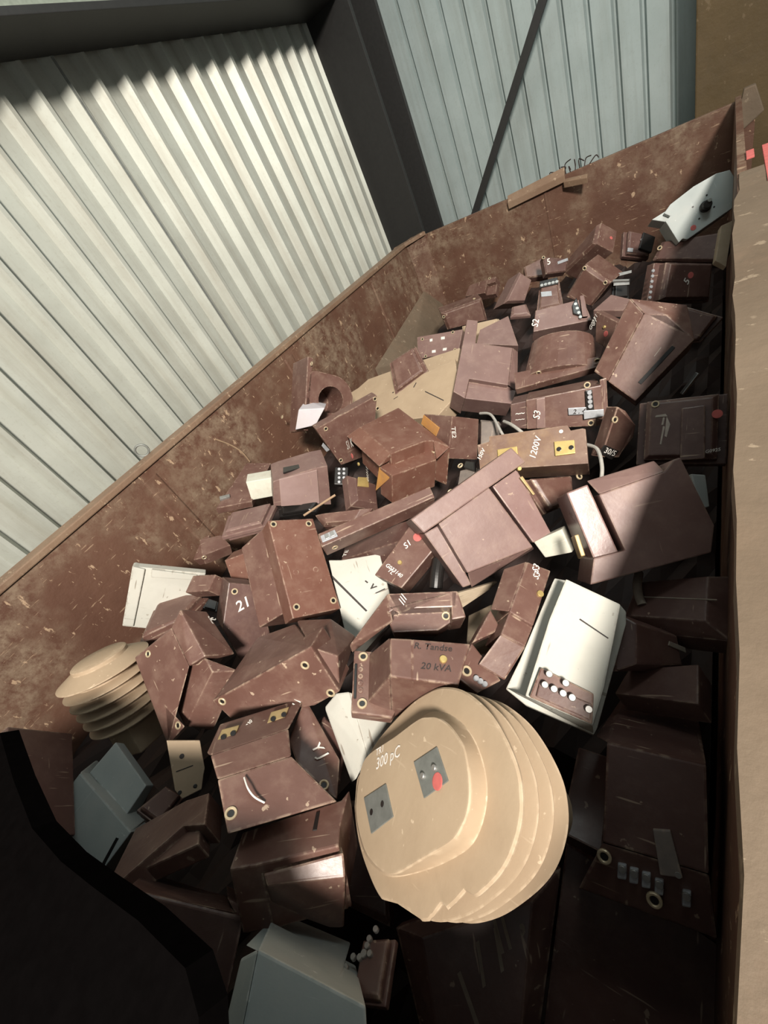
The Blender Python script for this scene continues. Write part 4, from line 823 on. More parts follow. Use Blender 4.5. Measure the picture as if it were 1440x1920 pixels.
 ('current_transformer', 'large pinkish-brown transformer with two cut-out corner shelves, on top in the middle of the pile', 'transformer', 'scrapped resin transformers in the skip',(-0.614,0.8555,1.2597),(0.80399,0.39556,0.19438,0.39919),[
  ('prism','body','P',[(-.1774,.12,.1867),(-.1672,.0667,.1867),(.1925,.078,.1867),(.1809,.1353,.1867)],[(-.1774,.12,.0),(-.1672,.0667,.0),(.1925,.078,.0),(.1809,.1353,.0)]),
  ('prism','body','P',[(-.118,.0671,.1867),(-.1256,-.0942,.1867),(.0722,-.1356,.1867),(.0613,.0744,.1867)],[(-.118,.0671,.0),(-.1256,-.0942,.0),(.0722,-.1356,.0),(.0613,.0744,.0)]),
  ('hull','body','P',[(-.1256,-.0942,.1867),(.0722,-.1356,.1867),(-.1304,-.1444,.1307),(.0865,-.1533,.1307),(-.0973,-.1294,-.0),(.1317,-.1773,-.0),(-.1119,-.1732,-.0),(.1277,-.1831,-.0)]),
  ('prism','body','P',[(-.1618,.0643,.14),(-.1097,.0603,.14),(-.1261,-.1368,.14),(-.1535,-.1299,.14)],[(-.1618,.0643,.0),(-.1097,.0603,.0),(-.1261,-.1368,.0),(-.1535,-.1299,.0)]),
  ('prism','panel','P2',[(.0838,.07,.1456),(.1742,.0724,.1456),(.1536,-.1407,.1456),(.0923,-.1345,.1456)],[(.0838,.07,.0),(.1742,.0724,.0),(.1536,-.1407,.0),(.0923,-.1345,.0)]),
  ('hull','terminal_plate','brass2',[(.1731,.0477,.1467),(.1747,-.0176,.1467),(.1676,-.0167,.1467),(.1637,.0481,.1467),(.1731,.0477,.1573),(.1747,-.0176,.1573),(.1676,-.0167,.1573),(.1637,.0481,.1573)]),
  ('disc','terminal_screw','brass',(.1753,.0709,.1587),(.0,.0,1.0),.0064,.006)]),
 ('current_transformer', 'large brown flat-faced transformer half in shade with a glossy side ledge, near the right wall', 'transformer', 'scrapped resin transformers in the skip',(-0.2131,0.9191,1.2199),(0.89233,0.3594,0.14461,0.23167),[
  ('prism','body','P',[(-.1422,-.1222,.1813),(-.1164,-.0619,.1813),(-.0426,-.0609,.1813),(-.0592,.0859,.1813),(.0967,.0984,.1813),(.1228,.1203,.1813),(.1399,.1217,.1813),(.1591,-.0532,.1813),(.1335,-.1119,.1813)],[(-.1422,-.1222,.0453),(-.1164,-.0619,.0453),(-.0426,-.0609,.0453),(-.0592,.0859,.0453),(.0967,.0984,.0453),(.1228,.1203,.0453),(.1399,.1217,.0453),(.1591,-.0532,.0453),(.1335,-.1119,.0453)]),
  ('hull','body','P',[(-.0592,.0859,.1813),(.0967,.0984,.1813),(-.0677,.128,.1487),(.0959,.1325,.1487),(-.0173,.0911,.0363),(.1588,.1053,.0363),(-.0369,.1361,.0363),(.1426,.141,.0363)]),
  ('prism','panel','P2',[(-.1254,.112,.1596),(-.0706,.1187,.1596),(-.0515,-.0644,.1596),(-.1116,-.0652,.1596)],[(-.1254,.112,.0181),(-.0706,.1187,.0181),(-.0515,-.0644,.0181),(-.1116,-.0652,.0181)]),
  ('hull','terminal_plate','brass2',[(-.1342,-.0003,.1442),(-.1342,.0043,.1901),(-.1342,-.0496,.1916),(-.1342,-.0577,.15),(-.1448,-.0003,.1442),(-.1448,.0043,.1901),(-.1448,-.0496,.1916),(-.1448,-.0577,.15)])]),
 ('current_transformer', 'flat brown transformer with yellow brass plate marked 1200V, above the big notched one', 'transformer', 'scrapped resin transformers in the skip',(-0.5057,1.2241,1.2031),(0.94958,0.29707,0.05751,0.08217),[
  ('prism','panel','P3',[(-.1715,-.0454,.1366),(.1757,-.0588,.1366),(.1738,.0581,.1366),(.1646,.0614,.1366),(.1296,.0594,.1366),(.1208,.0794,.1366),(-.1377,.078,.1366),(-.138,.0579,.1366),(-.1804,.0517,.1366)],[(-.1715,-.0454,.0),(.1757,-.0588,.0),(.1738,.0581,.0),(.1646,.0614,.0),(.1296,.0594,.0),(.1208,.0794,.0),(-.1377,.078,.0),(-.138,.0579,.0),(-.1804,.0517,.0)]),
  ('hull','terminal_plate','brass',[(.079,-.0241,.1339),(.1402,-.0225,.1339),(.1391,.0231,.1339),(.0776,.0261,.1339),(.079,-.0241,.1446),(.1402,-.0225,.1446),(.1391,.0231,.1446),(.0776,.0261,.1446)]),
  ('disc','screw_hole','black',(.0922,-.0031,.1461),(.0,.0,1.0),.0075,.0012),
  ('disc','screw_hole','black',(.129,-.0024,.1461),(.0,.0,1.0),.0075,.0012),
  ('hull','terminal_plate','brass',[(-.107,-.0055,.1339),(-.0382,-.0099,.1339),(-.0409,.0251,.1339),(-.1084,.0222,.1339),(-.107,-.0055,.1446),(-.0382,-.0099,.1446),(-.0409,.0251,.1446),(-.1084,.0222,.1446)]),
  ('text', '1200V', 'chalk', (.0152, -.0276, .1366), (.04, .0521, .1366), (.0, .0, 1.0)),
  ('text', '150V', 'chalk', (-.1712, -.0097, .1366), (-.1497, .0315, .1366), (.0, .0, 1.0)),
  ('disc','screw_hole','chalk',(.1004,.0601,.1366),(.0,.0,1.0),.0064,.0012)]),
 ('current_transformer', 'brown transformer squeezed between the big notched pinkish one and the half-shaded one', 'transformer', 'scrapped resin transformers in the skip',(-0.4566,1.1092,1.1422),(0.83729,0.23006,0.3607,0.34046),[
  ('hull','base_plate','B',[(-.0702,-.0663,.0198),(.0711,-.0453,.0198),(.1073,.0433,.0198),(-.1083,.0679,.0198),(-.0702,-.0663,.0439),(.0711,-.0453,.0439),(.1073,.0433,.0439),(-.1083,.0679,.0439)]),
  ('hull','body','B',[(-.0573,-.059,.0),(.0581,-.0437,.0),(.0846,.0421,.0),(-.0855,.0603,.0),(-.0573,-.059,.0637),(.0581,-.0437,.0637),(.0846,.0421,.0637),(-.0855,.0603,.0637)]),
  ('hull','body','B',[(-.0573,-.059,.0623),(.0581,-.0437,.0623),(.0846,.0421,.0623),(-.0855,.0603,.0623),(-.0502,-.0503,.0708),(.0509,-.0391,.0708),(.0704,.0377,.0708),(-.0712,.0513,.0708)]),
  ('eye',(.1115,.0323,.0708),(.0,.0,1.0),.0123)]),
 ('resin_block', 'small dirty white block between the two large flat-faced transformers', 'resin block', 'scrapped resin transformers in the skip',(-0.351,0.8522,1.208),(0.84381,0.49207,-0.10653,0.18573),[
  ('hull','body','W2',[(-.0385,-.0274,.0),(.0409,-.0371,.0),(.0453,.0358,.0),(-.0477,.029,.0),(-.0385,-.0274,.0376),(.0409,-.0371,.0376),(.0453,.0358,.0376),(-.0477,.029,.0376)])]),
 ('current_transformer', 'small dark transformer with two eyelets, left of the yellow-plated one', 'transformer', 'scrapped resin transformers in the skip',(-0.7427,1.1497,1.164),(0.98635,0.06661,-0.10885,0.10406),[
  ('hull','base_plate','G2',[(-.0489,-.0661,.0144),(.0477,-.0438,.0144),(.0483,.0449,.0144),(-.0469,.0648,.0144),(-.0489,-.0661,.032),(.0477,-.0438,.032),(.0483,.0449,.032),(-.0469,.0648,.032)]),
  ('hull','body','G2',[(-.0392,-.0588,.0),(.0381,-.0423,.0),(.0388,.0432,.0),(-.0374,.0577,.0),(-.0392,-.0588,.0464),(.0381,-.0423,.0464),(.0388,.0432,.0464),(-.0374,.0577,.0464)]),
  ('hull','body','G2',[(-.0392,-.0588,.0454),(.0381,-.0423,.0454),(.0388,.0432,.0454),(-.0374,.0577,.0454),(-.0333,-.0501,.0516),(.0323,-.0378,.0516),(.033,.0386,.0516),(-.0318,.0492,.0516)]),
  ('eye',(-.0364,.0815,.0516),(.0,.0,1.0),.0123),
  ('eye',(-.0659,-.051,.0516),(.0,.0,1.0),.0123),
  ('hull','terminal_block','black',[(-.0097,.0479,.0489),(.0451,.0054,.0489),(.0403,.0547,.0489),(-.0038,.0816,.0489),(-.0097,.0479,.0649),(.0451,.0054,.0649),(.0403,.0547,.0649),(-.0038,.0816,.0649)])]),
 ('rubber_hose', 'short piece of glossy black tube below the coral-dotted transformer', 'hose', None,(-0.6827,0.6755,1.2037),(0.93503,0.18647,0.28229,0.10607),[
  ('tube','body','black',[(.0,-.0464,.0151),(-.002,.0,.0181),(-.0,.0464,.0151)],.0213)]),
 ('current_transformer', 'brown transformer with a sloped left arm and a deep shelf recess with an eyelet', 'transformer', 'scrapped resin transformers in the skip',(-0.6685,0.5237,1.1828),(0.93725,0.16805,0.21231,0.21967),[
  ('prism','body','B',[(-.0978,.0443,.1612),(-.0748,-.0056,.1612),(-.0886,.004,.1612),(.0922,.0344,.1612)],[(-.0978,.0443,.0),(-.0748,-.0056,.0),(-.0886,.004,.0),(.0922,.0344,.0)]),
  ('prism','body','B',[(-.0978,.0443,.1612),(.0926,.0374,.1612),(.0841,-.0057,.1612),(-.0816,.0006,.1612),(-.0995,-.0096,.1612)],[(-.0978,.0443,.0),(.0926,.0374,.0),(.0841,-.0057,.0),(-.0816,.0006,.0),(-.0995,-.0096,.0)]),
  ('prism','body','B',[(.074,.0388,.1612),(.0926,.0374,.1612),(.1058,-.0341,.1612),(.0672,-.0384,.1612)],[(.074,.0388,.0),(.0926,.0374,.0),(.1058,-.0341,.0),(.0672,-.0384,.0)]),
  ('hull','body','B',[(-.0978,.0443,.1612),(-.088,-.0317,.1612),(-.2173,-.0748,.0887),(-.2148,-.0909,.0564),(-.1061,.0868,-.0),(-.0949,.0001,-.0),(-.2134,-.0729,.0081)]),
  ('prism','body','B',[(-.0926,-.0503,.0999),(.0329,-.053,.0999),(.0722,-.0325,.0999),(.0815,.0055,.0999),(-.099,.0155,.0999),(-.1041,-.0187,.0999)],[(-.0926,-.0503,.0),(.0329,-.053,.0),(.0722,-.0325,.0),(.0815,.0055,.0),(-.099,.0155,.0),(-.1041,-.0187,.0)]),
  ('eye',(.058,-.0153,.0999),(.0,.0,1.0),.0123),
  ('text', '///', 'chalk', (-.0564, .0089, .1612), (-.0429, .0328, .1612), (.0, .0, 1.0))]),
 ('current_transformer', 'brown transformer with dark handwriting 20 kVA, above the big beige insulator', 'transformer', 'scrapped resin transformers in the skip',(-0.545,0.2898,1.2325),(0.95678,-0.04069,0.21238,0.19445),[
  ('prism','body','B',[(-.0329,-.0501,.1863),(.0653,-.0509,.1863),(.0942,.0479,.1863),(-.0382,.0452,.1863)],[(-.0329,-.0501,.0),(.0653,-.0509,.0),(.0942,.0479,.0),(-.0382,.0452,.0)]),
  ('prism','body','B',[(-.0793,-.0482,.1863),(-.0306,-.0499,.1863),(-.0358,.0455,.1863),(-.0879,.0424,.1863)],[(-.0793,-.0482,.0),(-.0306,-.0499,.0),(-.0358,.0455,.0),(-.0879,.0424,.0)]),
  ('hull','body','B',[(-.0793,-.0482,.1863),(-.0879,.0424,.1863),(-.1291,-.0415,.0373),(-.1421,.0772,.0373),(-.0842,.0445,.0),(-.0947,.1548,.0),(-.0694,-.0582,.0),(-.084,.0416,.0)]),
  ('hull','body','B',[(-.0793,-.0482,.1863),(-.0306,-.0499,.1863),(.0675,-.0506,.1863),(-.0694,-.0582,.0),(.0385,-.0262,.0),(-.0842,.0445,.0),(.0945,.0415,.0)]),
  ('prism','base_plate','B',[(-.1655,-.07,.0335),(-.183,.0884,.0335),(-.1325,.0894,.0335),(-.0801,.1296,.0335),(-.0421,-.0109,.0335),(-.069,-.0716,.0335)],[(-.1655,-.07,.0),(-.183,.0884,.0),(-.1325,.0894,.0),(-.0801,.1296,.0),(-.0421,-.0109,.0),(-.069,-.0716,.0)]),
  ('eye',(-.1567,.0721,.0354),(.0,.0,1.0),.0123),
  ('eye',(-.1423,-.0472,.0354),(.0,.0,1.0),.0123),
  ('disc','terminal_screw','brass',(.0331,.0021,.1863),(.0,.0,1.0),.0085,.006),
  ('text', 'R. Tandse', 'ink', (-.0333, .0217, .1863), (.0531, .0235, .1863), (.0, .0, 1.0)),
  ('text', '20 kVA', 'ink', (-.016, -.0244, .1863), (.0501, -.0243, .1863), (.0, .0, 1.0)),
  ('hull','terminal_strip','black',[(-.1642,-.0381,.0327),(-.1579,-.0374,.0327),(-.1685,.0487,.0327),(-.1752,.0479,.0327),(-.1642,-.0381,.0394),(-.1579,-.0374,.0394),(-.1685,.0487,.0394),(-.1752,.0479,.0394)]),
  ('disc','screw_hole','B',(-.1585,.0368,.0354),(.0,.0,1.0),.0064,.0012),
  ('disc','screw_hole','B',(-.1559,.0188,.0354),(.0,.0,1.0),.0064,.0012),
  ('disc','screw_hole','B',(-.1533,.0013,.0354),(.0,.0,1.0),.0064,.0012),
  ('disc','screw_hole','B',(-.1508,-.0158,.0354),(.0,.0,1.0),.0064,.0012)]),
 ('current_transformer', 'long brown transformer with a stepped end and silver terminals, left of the white one', 'transformer', 'scrapped resin transformers in the skip',(-0.4122,0.5081,1.2461),(0.94156,-0.03487,0.33299,-0.03711),[
  ('prism','body','B',[(-.0181,-.0022,.1018),(.0449,.0008,.1018),(.0335,.1738,.1018),(-.0303,.1568,.1018)],[(-.0181,-.0022,.0),(.0449,.0008,.0),(.0335,.1738,.0),(-.0303,.1568,.0)]),
  ('hull','body','B',[(-.0181,-.0022,.1018),(-.0303,.1568,.1018),(-.0507,-.0005,.0611),(-.0659,.1273,.0611),(.0064,.0639,-.0),(-.0073,.2414,-.0),(-.0388,.0376,.0),(-.0551,.1739,-.0)]),
  ('prism','body','B',[(-.0128,-.0618,.0947),(.0481,-.054,.0947),(.0472,.0055,.0947),(-.0163,.0024,.0947)],[(-.0128,-.0618,.0),(.0481,-.054,.0),(.0472,.0055,.0),(-.0163,.0024,.0)]),
  ('hull','body','B',[(-.0128,-.0618,.0947),(.0481,-.054,.0947),(-.0187,-.1351,.0458),(.0489,-.1293,.0458),(-.0084,-.1137,-.0),(.0625,-.1075,-.0),(.0103,-.0071,.0),(.0777,.0015,.0)]),
  ('prism','base_plate','B',[(-.0534,-.1837,.0356),(.0085,-.1877,.0356),(.0454,-.129,.0356),(-.0506,-.0911,.0356)],[(-.0534,-.1837,.0),(.0085,-.1877,.0),(.0454,-.129,.0),(-.0506,-.0911,.0)]),
  ('prism','body','B',[(-.051,-.0948,.0407),(-.0032,-.0185,.0407),(-.0467,.0122,.0407),(-.0487,-.0517,.0407)],[(-.051,-.0948,.0),(-.0032,-.0185,.0),(-.0467,.0122,.0),(-.0487,-.0517,.0)]),
  ('eye',(-.0335,-.1587,.0366),(.0,.0,1.0),.0123),
  ('text', 'S3', 'chalk', (.0063, .1412, .1018), (.0037, .166, .1018), (.0, .0, 1.0)),
  ('text', 'S3', 'chalk', (.0126, .1236, .1018), (.0123, .1459, .1018), (.0, .0, 1.0)),
  ('disc','terminal_screw','brass',(.0304,.0903,.1018),(.0,.0,1.0),.0085,.006),
  ('disc','terminal_screw','label',(-.0089,-.1619,.0387),(.0,.0,1.0),.0064,.006),
  ('disc','terminal_screw','label',(.0023,-.1619,.0387),(.0,.0,1.0),.0064,.006),
  ('disc','terminal_screw','label',(.0134,-.1618,.0387),(.0,.0,1.0),.0064,.006)]),
 ('current_transformer', 'big white resin transformer with a brown terminal recess, right of the stepped brown one', 'transformer', 'scrapped resin transformers in the skip',(-0.2351,0.5068,1.2086),(0.97669,0.17366,0.1163,-0.04896),[
  ('prism','body','W',[(-.0644,-.1313,.126),(.0677,-.1294,.126),(.069,-.0539,.126),(.0579,.1194,.126),(-.0572,.1375,.126),(-.0646,.0399,.126)],[(-.0658,-.1339,.0),(.069,-.1319,.0),(.0704,-.055,.0),(.059,.1219,.0),(-.0583,.1403,.0),(-.0659,.0407,.0)]),
  ('prism','base_flange','W',[(-.1125,-.136,.0567),(-.1029,-.0627,.0567),(-.0875,.1363,.0567),(-.0859,.148,.0567),(-.0621,.1508,.0567),(.0615,.1333,.0567),(.0746,.1231,.0567),(.0807,.0968,.0567),(.0797,-.1306,.0567),(.0766,-.1463,.0567),(-.0632,-.1497,.0567)],[(-.1145,-.139,.0),(-.1047,-.0642,.0),(-.089,.1388,.0),(-.0874,.1507,.0),(-.0631,.1535,.0),(.063,.1357,.0),(.0763,.1253,.0),(.0825,.0984,.0),(.0815,-.1335,.0),(.0783,-.1496,.0),(-.0642,-.153,.0)]),
  ('hull','body','W',[(-.0644,-.1313,.126),(-.0468,-.1311,.126),(-.1111,-.1328,.0567),(.0677,-.1294,.126),(.0764,-.1446,.0504),(-.1026,-.1398,-.0),(.0804,-.1499,-.0)]),
  ('hull','terminal_box','B',[(-.0551,-.1293,.1233),(.0653,-.1274,.1233),(.0541,-.0726,.1233),(-.0515,-.0649,.1233),(-.0551,-.1293,.1393),(.0653,-.1274,.1393),(.0541,-.0726,.1393),(-.0515,-.0649,.1393)]),
  ('hull','terminal_cover','D',[(-.0432,-.1229,.1346),(.0594,-.1217,.1346),(.0548,-.0926,.1346),(-.0443,-.0944,.1346),(-.0432,-.1229,.1453),(.0594,-.1217,.1453),(.0548,-.0926,.1453),(-.0443,-.0944,.1453)]),
  ('disc','terminal_screw','steel',(-.0329,-.0944,.1512),(.0,.0,1.0),.0069,.006),
  ('disc','terminal_screw','steel',(-.0149,-.095,.1512),(.0,.0,1.0),.0069,.006),
  ('disc','terminal_screw','steel',(.0027,-.0957,.1512),(.0,.0,1.0),.0069,.006),
  ('disc','terminal_screw','steel',(.0199,-.0963,.1512),(.0,.0,1.0),.0069,.006),
  ('disc','terminal_screw','steel',(-.0312,-.0715,.1512),(.0,.0,1.0),.0069,.006),
  ('disc','terminal_screw','steel',(.0021,-.0754,.1512),(.0,.0,1.0),.0069,.006),
  ('disc','terminal_screw','steel',(.0523,-.1042,.1512),(.0,.0,1.0),.0069,.006),
  ('hull','crack','ink',[(-.0082,.0594,.1233),(.0525,.0412,.1233),(.0529,.0437,.1233),(-.0068,.0623,.1233),(-.0082,.0594,.1276),(.0525,.0412,.1276),(.0529,.0437,.1276),(-.0068,.0623,.1276)])]),
 ('current_transformer', 'white transformer with a ridge, partly under the big beige insulator at its left', 'transformer', 'scrapped resin transformers in the skip',(-0.7244,0.1734,1.1041),(0.8592,-0.00657,0.33694,0.38496),[
  ('prism','body','W',[(-.0544,-.0784,.1334),(.0707,-.0722,.1334),(.0497,.0133,.1334),(-.0571,.0837,.1334)],[(-.0544,-.0784,.0),(.0707,-.0722,.0),(.0497,.0133,.0),(-.0571,.0837,.0)]),
  ('hull','body','W',[(-.0544,-.0784,.1334),(-.0571,.0837,.1334),(-.0832,.0999,.1001),(-.1106,.0867,.0534),(-.0816,-.1009,.04),(-.077,-.1024,.0667),(-.0107,-.047,.0),(-.0138,.135,.0)]),
  ('text', "' , ' - '", 'ink', (-.0557, -.0194, -.0512), (-.0557, .0926, -.0011), (-1.0, .0, .0))]),
 ('current_transformer', 'large angular brown transformer with a deep side recess, right of the small ribbed insulator', 'transformer', 'scrapped resin transformers in the skip',(-1.3682,0.1334,1.234),(0.84931,0.31329,-0.04515,0.42248),[
  ('hull','body','B',[(-.1204,.1534,.1187),(.0781,.1209,.1187),(.0755,-.0274,.1187),(-.0802,-.0572,.1187),(-.1344,-.1653,.1187),(-.1871,.1943,.0653),(-.2019,-.1416,.0653),(-.0462,.208,.0),(-.0492,.0419,-.0)]),
  ('hull','body','B',[(.0781,.1209,.1187),(.1423,.1434,.1187),(.13,-.0339,.0995),(.0755,-.0274,.1187),(.0256,.2332,-.0),(.13,.1369,.0046),(.13,-.0461,-.0194),(-.0492,.0419,-.0)]),
  ('hull','body','B',[(-.1344,-.1653,.1187),(-.0802,-.0572,.1187),(-.0704,-.1003,.1187),(-.0399,-.1616,.1187),(-.2844,-.1127,-.0),(-.1784,-.1085,-.0),(-.2236,.0085,.0)]),
  ('hull','body','B',[(-.098,-.0463,.0712),(.0443,-.0101,.089),(.1219,-.0366,.095),(.1219,-.0884,.095),(-.0953,-.1404,.0712),(.1527,-.1223,.0237),(-.0619,-.1975,.0119),(-.1813,-.0079,-.0),(-.0492,.0419,-.0)]),
  ('eye',(-.0591,.122,.1187),(.0,.0,1.0),.0123),
  ('eye',(-.0637,-.1421,.1187),(.0,.0,1.0),.0123),
  ('text', 'S3 K', 'chalk', (.13, .1122, .075), (.13, .0825, .0006), (1.0, .0, .0)),
  ('text', '~~~', 'chalk', (.13, .084, .0609), (.13, .0901, -.0177), (1.0, .0, .0)),
  ('disc','screw_hole','R',(.13,.0415,.0385),(1.0,.0,.0),.0085,.0012)]),
 ('current_transformer', 'brown transformer with chipped base plate and three eyelets, below the four-eyelet underside', 'transformer', 'scrapped resin transformers in the skip',(-1.0078,0.3164,1.2376),(0.79875,0.53865,0.09308,0.25139),[
  ('prism','base_plate','B',[(-.1977,.0322,.2109),(-.1795,-.0408,.2109),(.0922,-.0838,.2109),(.1833,-.0683,.2109),(.1832,.079,.2109)],[(-.1977,.0322,.116),(-.1795,-.0408,.116),(.0922,-.0838,.116),(.1833,-.0683,.116),(.1832,.079,.116)]),
  ('hull','body','B',[(-.1944,.0311,.2109),(.1824,.0776,.2109),(-.2642,-.079,.1265),(.0339,-.1175,.1265),(-.127,.0552,.1208),(-.1815,.0552,-.0591),(-.0134,.0552,-.0428),(.0754,.0552,.1485),(-.146,-.0306,.0),(.0737,-.0373,.0)]),
  ('hull','body','B',[(.1745,.0727,.2003),(.1755,-.075,.2003),(.088,-.0831,.2003),(-.0247,.0496,-.0804),(.1514,.0496,.0168),(.213,.0101,.1762),(.0737,-.0373,.0),(.1835,-.0407,.0)]),
  ('eye',(-.1676,.0199,.2109),(.0,.0,1.0),.0123),
  ('eye',(.1371,.0363,.2109),(.0,.0,1.0),.0123),
  ('eye',(.1577,-.0629,.2109),(.0,.0,1.0),.0123)]),
 ('current_transformer', 'dark brown transformer face marked 21 in white with one brass eyelet', 'transformer', 'scrapped resin transformers in the skip',(-1.5568,0.4318,1.1715),(0.79749,0.27697,0.50134,0.18961),[
  ('prism','body','D',[(-.0742,-.0782,.2007),(.0038,-.203,.2007),(.094,-.1481,.2007),(.1019,-.0997,.2007),(.0346,.0822,.2007),(-.0674,.0903,.2007)],[(-.0742,-.0782,.0),(.0038,-.203,.0),(.094,-.1481,.0),(.1019,-.0997,.0),(.0346,.0822,.0),(-.0674,.0903,.0)]),
  ('eye',(-.0434,.057,.2007),(.0,.0,1.0),.0123),
  ('text', '21', 'chalk', (-.0247, -.0204, .2007), (.0196, .0072, .2007), (.0, .0, 1.0))]),
 ('current_transformer', 'flat white panelled transformer leaning on the left wall above the small ribbed insulator', 'transformer', 'scrapped resin transformers in the skip',(-1.9152,0.3253,1.2543),(0.75807,0.38569,0.52312,0.05408),[
  ('prism','body','W',[(-.1316,-.1481,.0427),(.1279,-.1551,.0427),(.1458,.1471,.0427),(-.1417,.1339,.0427)],[(-.1316,-.1481,.0),(.1279,-.1551,.0),(.1458,.1471,.0),(-.1417,.1339,.0)]),
  ('prism','body','W',[(-.1274,-.1387,.0533),(-.0888,-.14,.0533),(-.0923,.132,.0533),(-.1368,.137,.0533)],[(-.1274,-.1387,.0),(-.0888,-.14,.0),(-.0923,.132,.0),(-.1368,.137,.0)]),
  ('prism','body','W',[(-.0642,.099,.0533),(.0961,.1105,.0533),(.1126,.1365,.0533),(-.0689,.1358,.0533)],[(-.0642,.099,.0),(.0961,.1105,.0),(.1126,.1365,.0),(-.0689,.1358,.0)])]),
 ('current_transformer', 'small brown-topped box with a grey side, in front of the white panel', 'transformer', 'scrapped resin transformers in the skip',(-1.6749,0.425,1.2266),(0.98318,0.14547,0.01735,0.10906),[
  ('hull','body','B',[(-.0769,-.0396,.0),(.0651,-.0369,.0),(.0758,.034,.0),(-.0659,.0364,.0),(-.0769,-.0396,.0639),(.0651,-.0369,.0639),(.0758,.034,.0639),(-.0659,.0364,.0639)])]),
 ('terminal_block', 'small black terminal lump between the white panel and the face marked 21', 'terminal block', 'scrapped resin transformers in the skip',(-1.5448,0.339,1.2522),(0.89188,-0.02017,0.41826,0.1709),[
  ('hull','base_plate','black',[(-.0276,-.021,.0062),(.0283,-.021,.0062),(.0188,.0204,.0062),(-.0196,.0216,.0062),(-.0276,-.021,.0138),(.0283,-.021,.0138),(.0188,.0204,.0138),(-.0196,.0216,.0138)]),
  ('hull','body','black',[(-.0218,-.0193,.0),(.0224,-.0193,.0),(.0153,.0188,.0),(-.016,.0198,.0),(-.0218,-.0193,.0201),(.0224,-.0193,.0201),(.0153,.0188,.0201),(-.016,.0198,.0201)]),
  ('hull','body','black',[(-.0218,-.0193,.0196),(.0224,-.0193,.0196),(.0153,.0188,.0196),(-.016,.0198,.0196),(-.0181,-.0168,.0223),(.0187,-.0168,.0223),(.0134,.0164,.0223),(-.014,.0171,.0223)])]),
 ('current_transformer', 'brown transformer with an edged lid tucked behind the angular left one', 'transformer', 'scrapped resin transformers in the skip',(-1.8097,0.254,1.1813),(0.93537,-0.14624,0.11325,0.30145),[
  ('hull','base_plate','B',[(-.0612,-.1768,.0189),(.0758,-.0769,.0189),(.1303,.0866,.0189),(-.1248,.1585,.0189),(-.0612,-.1768,.0419),(.0758,-.0769,.0419),(.1303,.0866,.0419),(-.1248,.1585,.0419)]),
  ('hull','body','B',[(-.0496,-.1541,.0),(.0638,-.0796,.0),(.1031,.0866,.0),(-.0972,.1386,.0),(-.0496,-.1541,.0608),(.0638,-.0796,.0608),(.1031,.0866,.0608),(-.0972,.1386,.0608)]),
  ('hull','body','B',[(-.0496,-.1541,.0594),(.0638,-.0796,.0594),(.1031,.0866,.0594),(-.0972,.1386,.0594),(-.0438,-.13,.0675),(.0574,-.0738,.0675),(.0859,.079,.0675),(-.0795,.1162,.0675)])]),
 ('resin_bracket', 'flat beige resin bracket with screw holes, below the angular left transformer', 'bracket', None,(-1.1622,-0.1066,1.2154),(0.82253,0.16948,0.39533,0.37208),[
  ('prism','body','E',[(-.0379,-.0477,.0391),(-.0232,-.0746,.0391),(.0261,-.0707,.0391),(.0376,-.0345,.0391),(.0423,-.0225,.0391),(.0415,.0515,.0391),(-.0417,.0819,.0391)],[(-.0379,-.0477,.0),(-.0232,-.0746,.0),(.0261,-.0707,.0),(.0376,-.0345,.0),(.0423,-.0225,.0),(.0415,.0515,.0),(-.0417,.0819,.0)]),
  ('disc','screw_hole','black',(-.0273,-.0572,.0391),(.0,.0,1.0),.0053,.0012),
  ('disc','screw_hole','black',(.0118,-.0569,.0391),(.0,.0,1.0),.0053,.0012),
  ('disc','screw_hole','ink',(-.0097,.028,.0391),(.0,.0,1.0),.0064,.0012),
  ('hull','crack','ink',[(-.0294,-.0056,.0365),(.0142,-.0061,.0365),(.0146,-.0035,.0365),(-.029,-.0031,.0365),(-.0294,-.0056,.0405),(.0142,-.0061,.0405),(.0146,-.0035,.0405),(-.029,-.0031,.0405)])]),
 ('current_transformer', 'light grey transformer with a dark slot mark, below the small ribbed insulator', 'transformer', 'scrapped resin transformers in the skip',(-1.4008,-0.3397,1.1521),(0.71166,0.20463,0.15006,0.65509),[
  ('prism','body','G',[(-.0589,-.125,.111),(.0543,-.1288,.111),(.0756,.1115,.111),(-.081,.1031,.111)],[(-.0589,-.125,.0),(.0543,-.1288,.0),(.0756,.1115,.0),(-.081,.1031,.0)]),
  ('hull','body','G',[(.0756,.1115,.111),(.0543,-.1288,.111),(.065,.2098,-.0998),(.065,-.1007,-.0027),(.0407,.173,-.0),(.0177,-.0857,-.0)]),
  ('hull','body','G',[(.0596,-.0687,.0666),(.0756,.1115,.0666),(.1364,-.0568,.05),(.1695,.1165,.05),(.0596,-.0687,.0),(.0756,.1115,.0),(.1364,-.0568,.0),(.1695,.1165,.0)]),
  ('hull','slot','black',[(-.0545,-.1175,.1084),(-.0531,-.1264,.1084),(.0273,-.1104,.1084),(.0252,-.1022,.1084),(-.0545,-.1175,.113),(-.0531,-.1264,.113),(.0273,-.1104,.113),(.0252,-.1022,.113)])]),
 ('current_transformer', 'dark shiny transformer corner between the grey one and the beige bracket', 'transformer', 'scrapped resin transformers in the skip',(-1.1975,-0.2319,1.169),(0.93232,-0.28166,0.21519,0.07172),[
  ('hull','base_plate','D',[(-.0441,-.0429,.0116),(.0429,-.0437,.0116),(.0351,.0444,.0116),(-.0337,.042,.0116),(-.0441,-.0429,.0256),(.0429,-.0437,.0256),(.0351,.0444,.0256),(-.0337,.042,.0256)]),
